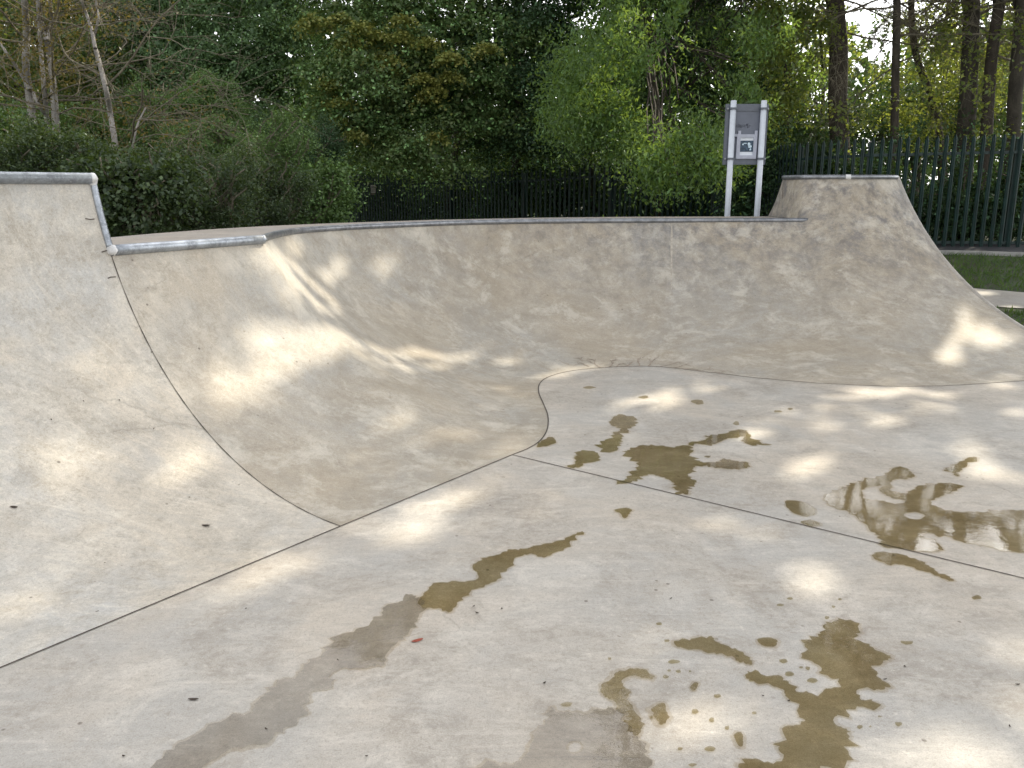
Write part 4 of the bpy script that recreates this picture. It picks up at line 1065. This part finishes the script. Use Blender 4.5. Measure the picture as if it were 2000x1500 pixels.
tree('woodland_tree', 'very dark tree between the maple and the bright green ash', gnd(1012, 26.5), ony(1000, -60, 24), .22,
  [E(1010,60,20.5,110,110), E(1040,200,20.5,90,100), E(960,268,20.5,80,40), E(1060,270,20,90,36), up_el(.5,22,8.6,3.0,3.0), up_el(2.5,22,11,2.6,2.2)], M['leaf_dark'], M['bark_dark'], .55, 290, .075, 1.4, flat=.3, seed=46, group=WD)
tree('ash_tree', 'bright green drooping ash beside the signboard, its leaves lit from behind', gnd(1290, 23.6), ony(1270, -60, 19), .12,
  [E(1200,110,15.5,130,100), E(1140,215,15.2,80,60), E(1330,190,14.5,110,90), E(1240,255,14.8,75,45), E(1300,285,13.8,40,35), E(1405,305,13.6,30,45), E(1292,325,13.6,18,22), E(1350,285,13.8,40,35), E(1275,300,13.2,34,26), E(1300,338,13.1,20,18), E(1400,318,13.1,30,28), E(1345,270,13.3,45,26), E(1450,10,16.5,90,60), E(1380,-50,16,150,60), E(1420,110,14.8,110,90), E(1390,230,14.3,70,60), E(1470,200,15.4,40,80), E(1300,20,15.6,140,80), up_el(3.0,16.5,6.3,2.2,1.6), up_el(4.8,16.2,7.4,2.2,1.6)],
  M['leaf_bright'], M['bark_brown'], .42, 230, .08, 1.5, .34, flat=.8, up=.25, hang=1.2, seed=47, core=1.0)
tree('woodland_tree', 'dark tree seen only through the gaps of the bright green ash', gnd(1380, 26), ony(1370, -80, 24), .16,
  [E(1150,90,22,110,120), E(1300,60,22,120,110), E(1420,90,22,110,120), E(1480,200,22,80,80), E(1330,210,22.5,100,80), E(1200,230,22.5,80,60), E(1240,-60,22,160,80), E(1440,-60,22,140,80), C_(3.5,23,8.5,2.6,2.0), C_(6,22.5,8.5,2.4,2.0)], M['leaf_dark'], M['bark_dark'], .55, 220, .085, 1.3, seed=49, group=WD, flat=.35)
tree('woodland_tree', 'dull olive tree hanging low behind the fence left of the ash', gnd(1165, 25.5), ony(1150, 60, 21), .1,
  [E(1140,235,17.6,65,35), E(1180,200,17.5,80,70), E(1090,220,18,50,60)], M['leaf_mid'], M['bark_dark'], .34, 95, .075, 1.3, .5, seed=48, group=WD)

# trunks and sparse crowns at the right
RT = 'tall trees behind the fence at the right'
def rtrunk(label, pts, y, w0, w1, ells, mt, bk_, seed, per=80, dens=.8, size=.085, canopy=(), nb=8, ivy=False, rc=.4):
    rs = random.Random(seed); P3 = [ony(u, v, y) for u, v in pts]; P3[0] = Vector((P3[0].x, y, float(gz(P3[0].x, y)) - .1))
    tp = canopy[0][0] if canopy else None
    if tp: P3.append(Vector((P3[-1].x * .6 + tp[0] * .4, P3[-1].y * .6 + tp[1] * .4, tp[2] - 1.5)))
    c = crom(P3, 6); n = len(c); rad = [(w0 + (w1 - w0) * i / (n - 1)) / 2 * y / FPX for i in range(n)]
    root = tag(empty('woodland_tree', tuple(c[0])), label, 'tree', RT)
    mb = MB(); mb.tube(c, rad, 12, False)
    for cc, r in canopy:
        q = c[-1 - rs.randrange(3)]; mb.tube(wob(q, cc, 6, .2, rs), [rad[-1] * .8 * (1 - .8 * i / 6) + .01 for i in range(7)], 7, False)
    build_in(mb, 'trunk', bk_, root, True)
    mb = MB()
    for _ in range(nb):
        j = rs.randrange(n // 2, n - 4); sd = rs.choice((-1, 1))
        branch(mb, c[j], Vector((sd * rs.uniform(.5, 1), rs.uniform(-.35, .5), rs.uniform(-.1, .7))), rs.uniform(1.2, 2.6), min(.024, rad[j] * .3), 4, rs, .04, 4, .004, 6, .8)
    if nb: build_in(mb, 'branches', M['twig'], root, True)
    if ells:
        P, N_, L = cloud(ells, rc, per, size, dens * 2.5); leaf_mesh('crown', P, N_, L, .6, mt, root)
    if canopy:
        P, N_, L = cloud(canopy, .7, 110, .17, 2.3, .6, .8, .15); leaf_mesh('upper_crown', P, N_, L, .65, M['leaf_dark'], root)
    if ivy:
        m = 1500; t = rng.random(m); idx = (t * (n * .6)).astype(int); P = np.array([c[i] for i in idx]) + rng.normal(size=(m, 3)) * .16
        leaf_mesh('ivy', P, rng.normal(size=(m, 3)), .07 * rng.uniform(.7, 1.3, m), .8, M['leaf_dark'], root)
    return root
def C(x, y, z, r, rz): return ((x, y, z), (r, r, rz))
rtrunk('thick brown trunk with the bright sky gap on its right side', [(1640,420),(1640,290),(1636,200),(1638,100),(1632,20),(1630,-60)], 19, 36, 30,
  [E(1560,120,18,55,100), E(1655,160,18.4,30,40), E(1500,60,17.5,50,70), E(1590,30,18.4,60,40), E(1560,220,17.6,60,50), E(1640,230,17.5,60,40)], M['leaf_yellow'], M['bark_brown'], 61,
  canopy=[C(7.5,18.5,8.3,1.9,1.5), C(5.3,19,8.6,2.0,1.7), C(7.5,17,11.5,3.0,2.2), C(5.0,14.5,11,2.8,2.0), C(9.5,14.0,11.5,3.0,2.2), C(6.5,12,12,2.6,2.0), C(5.5,18.5,13,2.8,2.0)])
rtrunk('slender straight trunk right of the bright sky gap', [(1748,420),(1746,300),(1748,200),(1750,100),(1752,10),(1752,-60)], 18, 16, 12,
  [E(1760,190,18,70,60), E(1800,60,19,70,60), E(1740,20,20,40,30)], M['leaf_yellow'], M['bark_brown'], 62,
  canopy=[C(8.8,20.5,9.6,2.2,1.6), C(9.6,19,7.3,1.5,1.3), C(10.5,17.5,10.5,3.0,2.2), C(12.5,15,11.5,3.0,2.2), C(9,20,13.5,3.0,2.2)])
rtrunk('ivy-wrapped dark trunk leaning slightly right', [(1885,420),(1884,290),(1890,200),(1895,100),(1898,20),(1905,-60)], 18.4, 34, 25,
  [E(1850,150,17.5,60,70), E(1880,60,18,60,40), E(1905,200,16.8,40,60)], M['leaf_yellow'], M['bark_dark'], 63, ivy=True,
  canopy=[C(11.6,19.5,8.0,2.0,1.7), C(12.5,18.5,13,3.2,2.2), C(14.5,17,10.5,3.0,2.2), C(9,11.5,12.5,2.8,2.0)])
rtrunk('brown trunk leaning right at the top right', [(1915,420),(1924,300),(1930,200),(1936,120),(1950,20),(1962,-60)], 18.0, 23, 18,
  [E(1960,200,17,50,60), E(1990,90,17,40,60)], M['leaf_yellow'], M['bark_brown'], 64, nb=10,
  canopy=[C(13.5,18.5,7.5,2.0,1.8), C(12,12,12,3.0,2.0), C(15,13.5,12.5,3.0,2.2)])
rtrunk('dark trunk cut by the right edge of the view', [(1972,420),(1978,300),(1982,200),(1990,100),(2000,0),(2008,-60)], 17.6, 27, 23,
  [E(2030,160,16.5,50,100)], M['leaf_yellow'], M['bark_dark'], 65,
  canopy=[C(8,9,13,2.8,2.0), C(11.5,9,13,3.0,2.0), C(16,19,13,3.2,2.4)])
rtrunk('crooked dark trunk between the slender trunk and the ivy-wrapped one', [(1842,420),(1838,300),(1822,200),(1790,110),(1780,20),(1790,-60)], 20, 14, 10,
  [E(1820,230,19,70,50), E(1900,130,20,60,60)], M['leaf_yellow'], M['bark_dark'], 66,
  canopy=[C(10.8,22,9.8,2.4,1.8), C(6.5,22,10.6,2.4,1.8), C(14,22,13.5,3.4,2.4), C(11,22.5,14.5,3.0,2.2)])
MT = 'leafy trees farther back at the right'
for i, (u, v, y, ru, rv, mt, lb, dn) in enumerate([
  (1500, 120, 22, 90, 120, 'leaf_bright', 'leafy tree filling the view above the signboard', 1.2), (1560, 230, 23, 90, 90, 'leaf_dark', 'leafy tree low behind the left side of the thick brown trunk', 1.2),
  (1540, 10, 21, 70, 60, 'leaf_yellow', 'leafy bough tree at the top edge left of the thick brown trunk', 1.3), (1600, 60, 25, 80, 90, 'leaf_yellow', 'airy tree behind the top of the thick brown trunk', .9), (1720, 215, 22, 90, 60, 'leaf_dark', 'low leafy tree under the bright sky gap', 1.1),
  (1800, 130, 24, 80, 120, 'leaf_yellow', 'airy tree right of the slender straight trunk', 1.0), (1790, 250, 23, 100, 70, 'leaf_dark', 'low leafy tree behind the crooked dark trunk', 1.2),
  (1890, 190, 22.5, 90, 90, 'leaf_yellow', 'leafy tree behind the ivy-wrapped trunk', 1.1), (1990, 210, 22, 90, 110, 'leaf_mid', 'leafy tree behind the right edge of the fence', 1.2), (1850, 20, 26, 80, 80, 'leaf_yellow', 'airy tree at the top between the ivy-wrapped and slender trunks', .8), (2010, 40, 25, 60, 90, 'leaf_yellow', 'airy tree at the top right corner', 1.0)]):
    c = ony(u, v, y); b = gnd(u, y)
    tree('woodland_tree', lb, b, c, .09, [E(u, v, y, ru, rv), E(u - ru * .5, v + rv * .6, y + .6, ru * .6, rv * .5), E(u + ru * .5, v + rv * .4, y - .5, ru * .6, rv * .5)], M[mt], M['bark_dark'], .42, 85, .09, dn * .8, group=MT, seed=90 + i, shell=.25, core=0)
# hedge behind the fence at the right
HG = 'tangled hedge bushes behind the right-hand fence'
hd = [([E(1480,330,18.4,70,70)], 'leaf_dark', 'hedge bush half hidden behind the signboard posts'),
 ([E(1570,320,18,75,85)], 'leaf_dark', 'hedge bush over the left shoulder of the raised end'),
 ([E(1670,325,17.6,75,85)], 'leaf_dark', 'hedge bush directly above the raised end'),
 ([E(1775,345,16.7,75,90)], 'leaf_dark', 'hedge bush right of the raised end, under the slender trunk'),
 ([E(1875,345,16.4,70,95)], 'leaf_dark', 'dark ivy-covered hedge bush under the ivy-wrapped trunk'),
 ([E(1975,350,16.1,75,95)], 'leaf_dark', 'hedge bush at the right edge behind the fence')]
for i, (el, mt, lb) in enumerate(hd):
    c = el[0][0]; b = Vector((c[0], c[1], float(gz(c[0], c[1])) - .05)); r = el[0][1]
    el = [(c, (r[0] * 1.15, .45, r[2] * 1.1))] + [((c[0], c[1] + .05, (c[2] + b.z) / 2 - .1), (r[0] * 1.1, .45, .75))]
    tree('hedge_bush', lb, b, Vector(c), .03, el, M[mt], M['twig'], .25, 100, .06, 1.9, .65, group=HG, cat='hedge', seed=70 + i, shell=.2)
# dark undergrowth behind the far fence
el = [((x, 24.2 - (.95 if x < .3 else .64) * (x - .3) + 1.6 + rnd.uniform(0, .6), rnd.uniform(.9, 1.5)), (1.3, .6, rnd.uniform(1.5, 2.0))) for x in np.arange(-8, 7, 1.15)]
ug = empty('undergrowth', (0, 27, 0)); tag(ug, kind='stuff')
el += [((c[0] + .6, c[1] + 2.2, c[2] + 1.0), (1.4, .8, 2.0)) for c, r in el]
P, N_, L = cloud(el, .4, 90, .10, 1.9, core=.9); leaf_mesh('undergrowth', P, N_, L, .6, M['leaf_dark'], ug)
# far wood closing the horizon
el = []
for x in np.arange(-42, 46, 3.4):
    h = 5.0 if x < 6 else 3.6
    el.append(((x, 37 + rnd.uniform(-2, 4), rnd.uniform(1.5, 2.6)), (2.8, 1.8, rnd.uniform(2.6, 3.4))))
    el.append(((x + 1, 39 + rnd.uniform(-2, 3), rnd.uniform(5.5, 7.5)), (2.8, 1.8, 2.8)))
fw_ = empty('far_woods', (0, 38, 0)); tag(fw_, kind='stuff')
P, N_, L = cloud(el, .8, 85, .20, 1.7, core=.4); leaf_mesh('far_woods', P, N_, L, .65, M['leaf_mid'], fw_)

# grass on the bank at the right
n = 16000; gx = rng.uniform(4.2, 9.5, n); gy = rng.uniform(6.8, 14.6, n)
Pg = np.stack([gx, gy, gz(gx, gy)], -1)
def side_of(a, b, P): return (b.x - a.x) * (P[:, 1] - a.y) - (b.y - a.y) * (P[:, 0] - a.x)
on_path = (side_of(pa, pb_, Pg) > -.05) & (side_of(pc, pd, Pg) < .05)
beyond = side_of(ka, kb, Pg) > -.06
ed = eTk[-1]; inside = (Pg[:, 0] < 4.45 + (9.6 - Pg[:, 1]) * .364 + .06) & (Pg[:, 1] < 10.8)
Pg = Pg[~on_path & ~beyond & ~inside & ~in_park(Pg[:, 0], Pg[:, 1])]
gr = empty('grass', (6, 10, .2)); tag(gr, kind='stuff'); Pg[:, 2] += .02
Nv = rng.normal(size=Pg.shape); Nv[:, 2] *= .25
leaf_mesh('grass', Pg, Nv, rng.uniform(.05, .11, len(Pg)), .16, M['grass'], gr, hang=-2.5)
print('leaves', NLEAF)
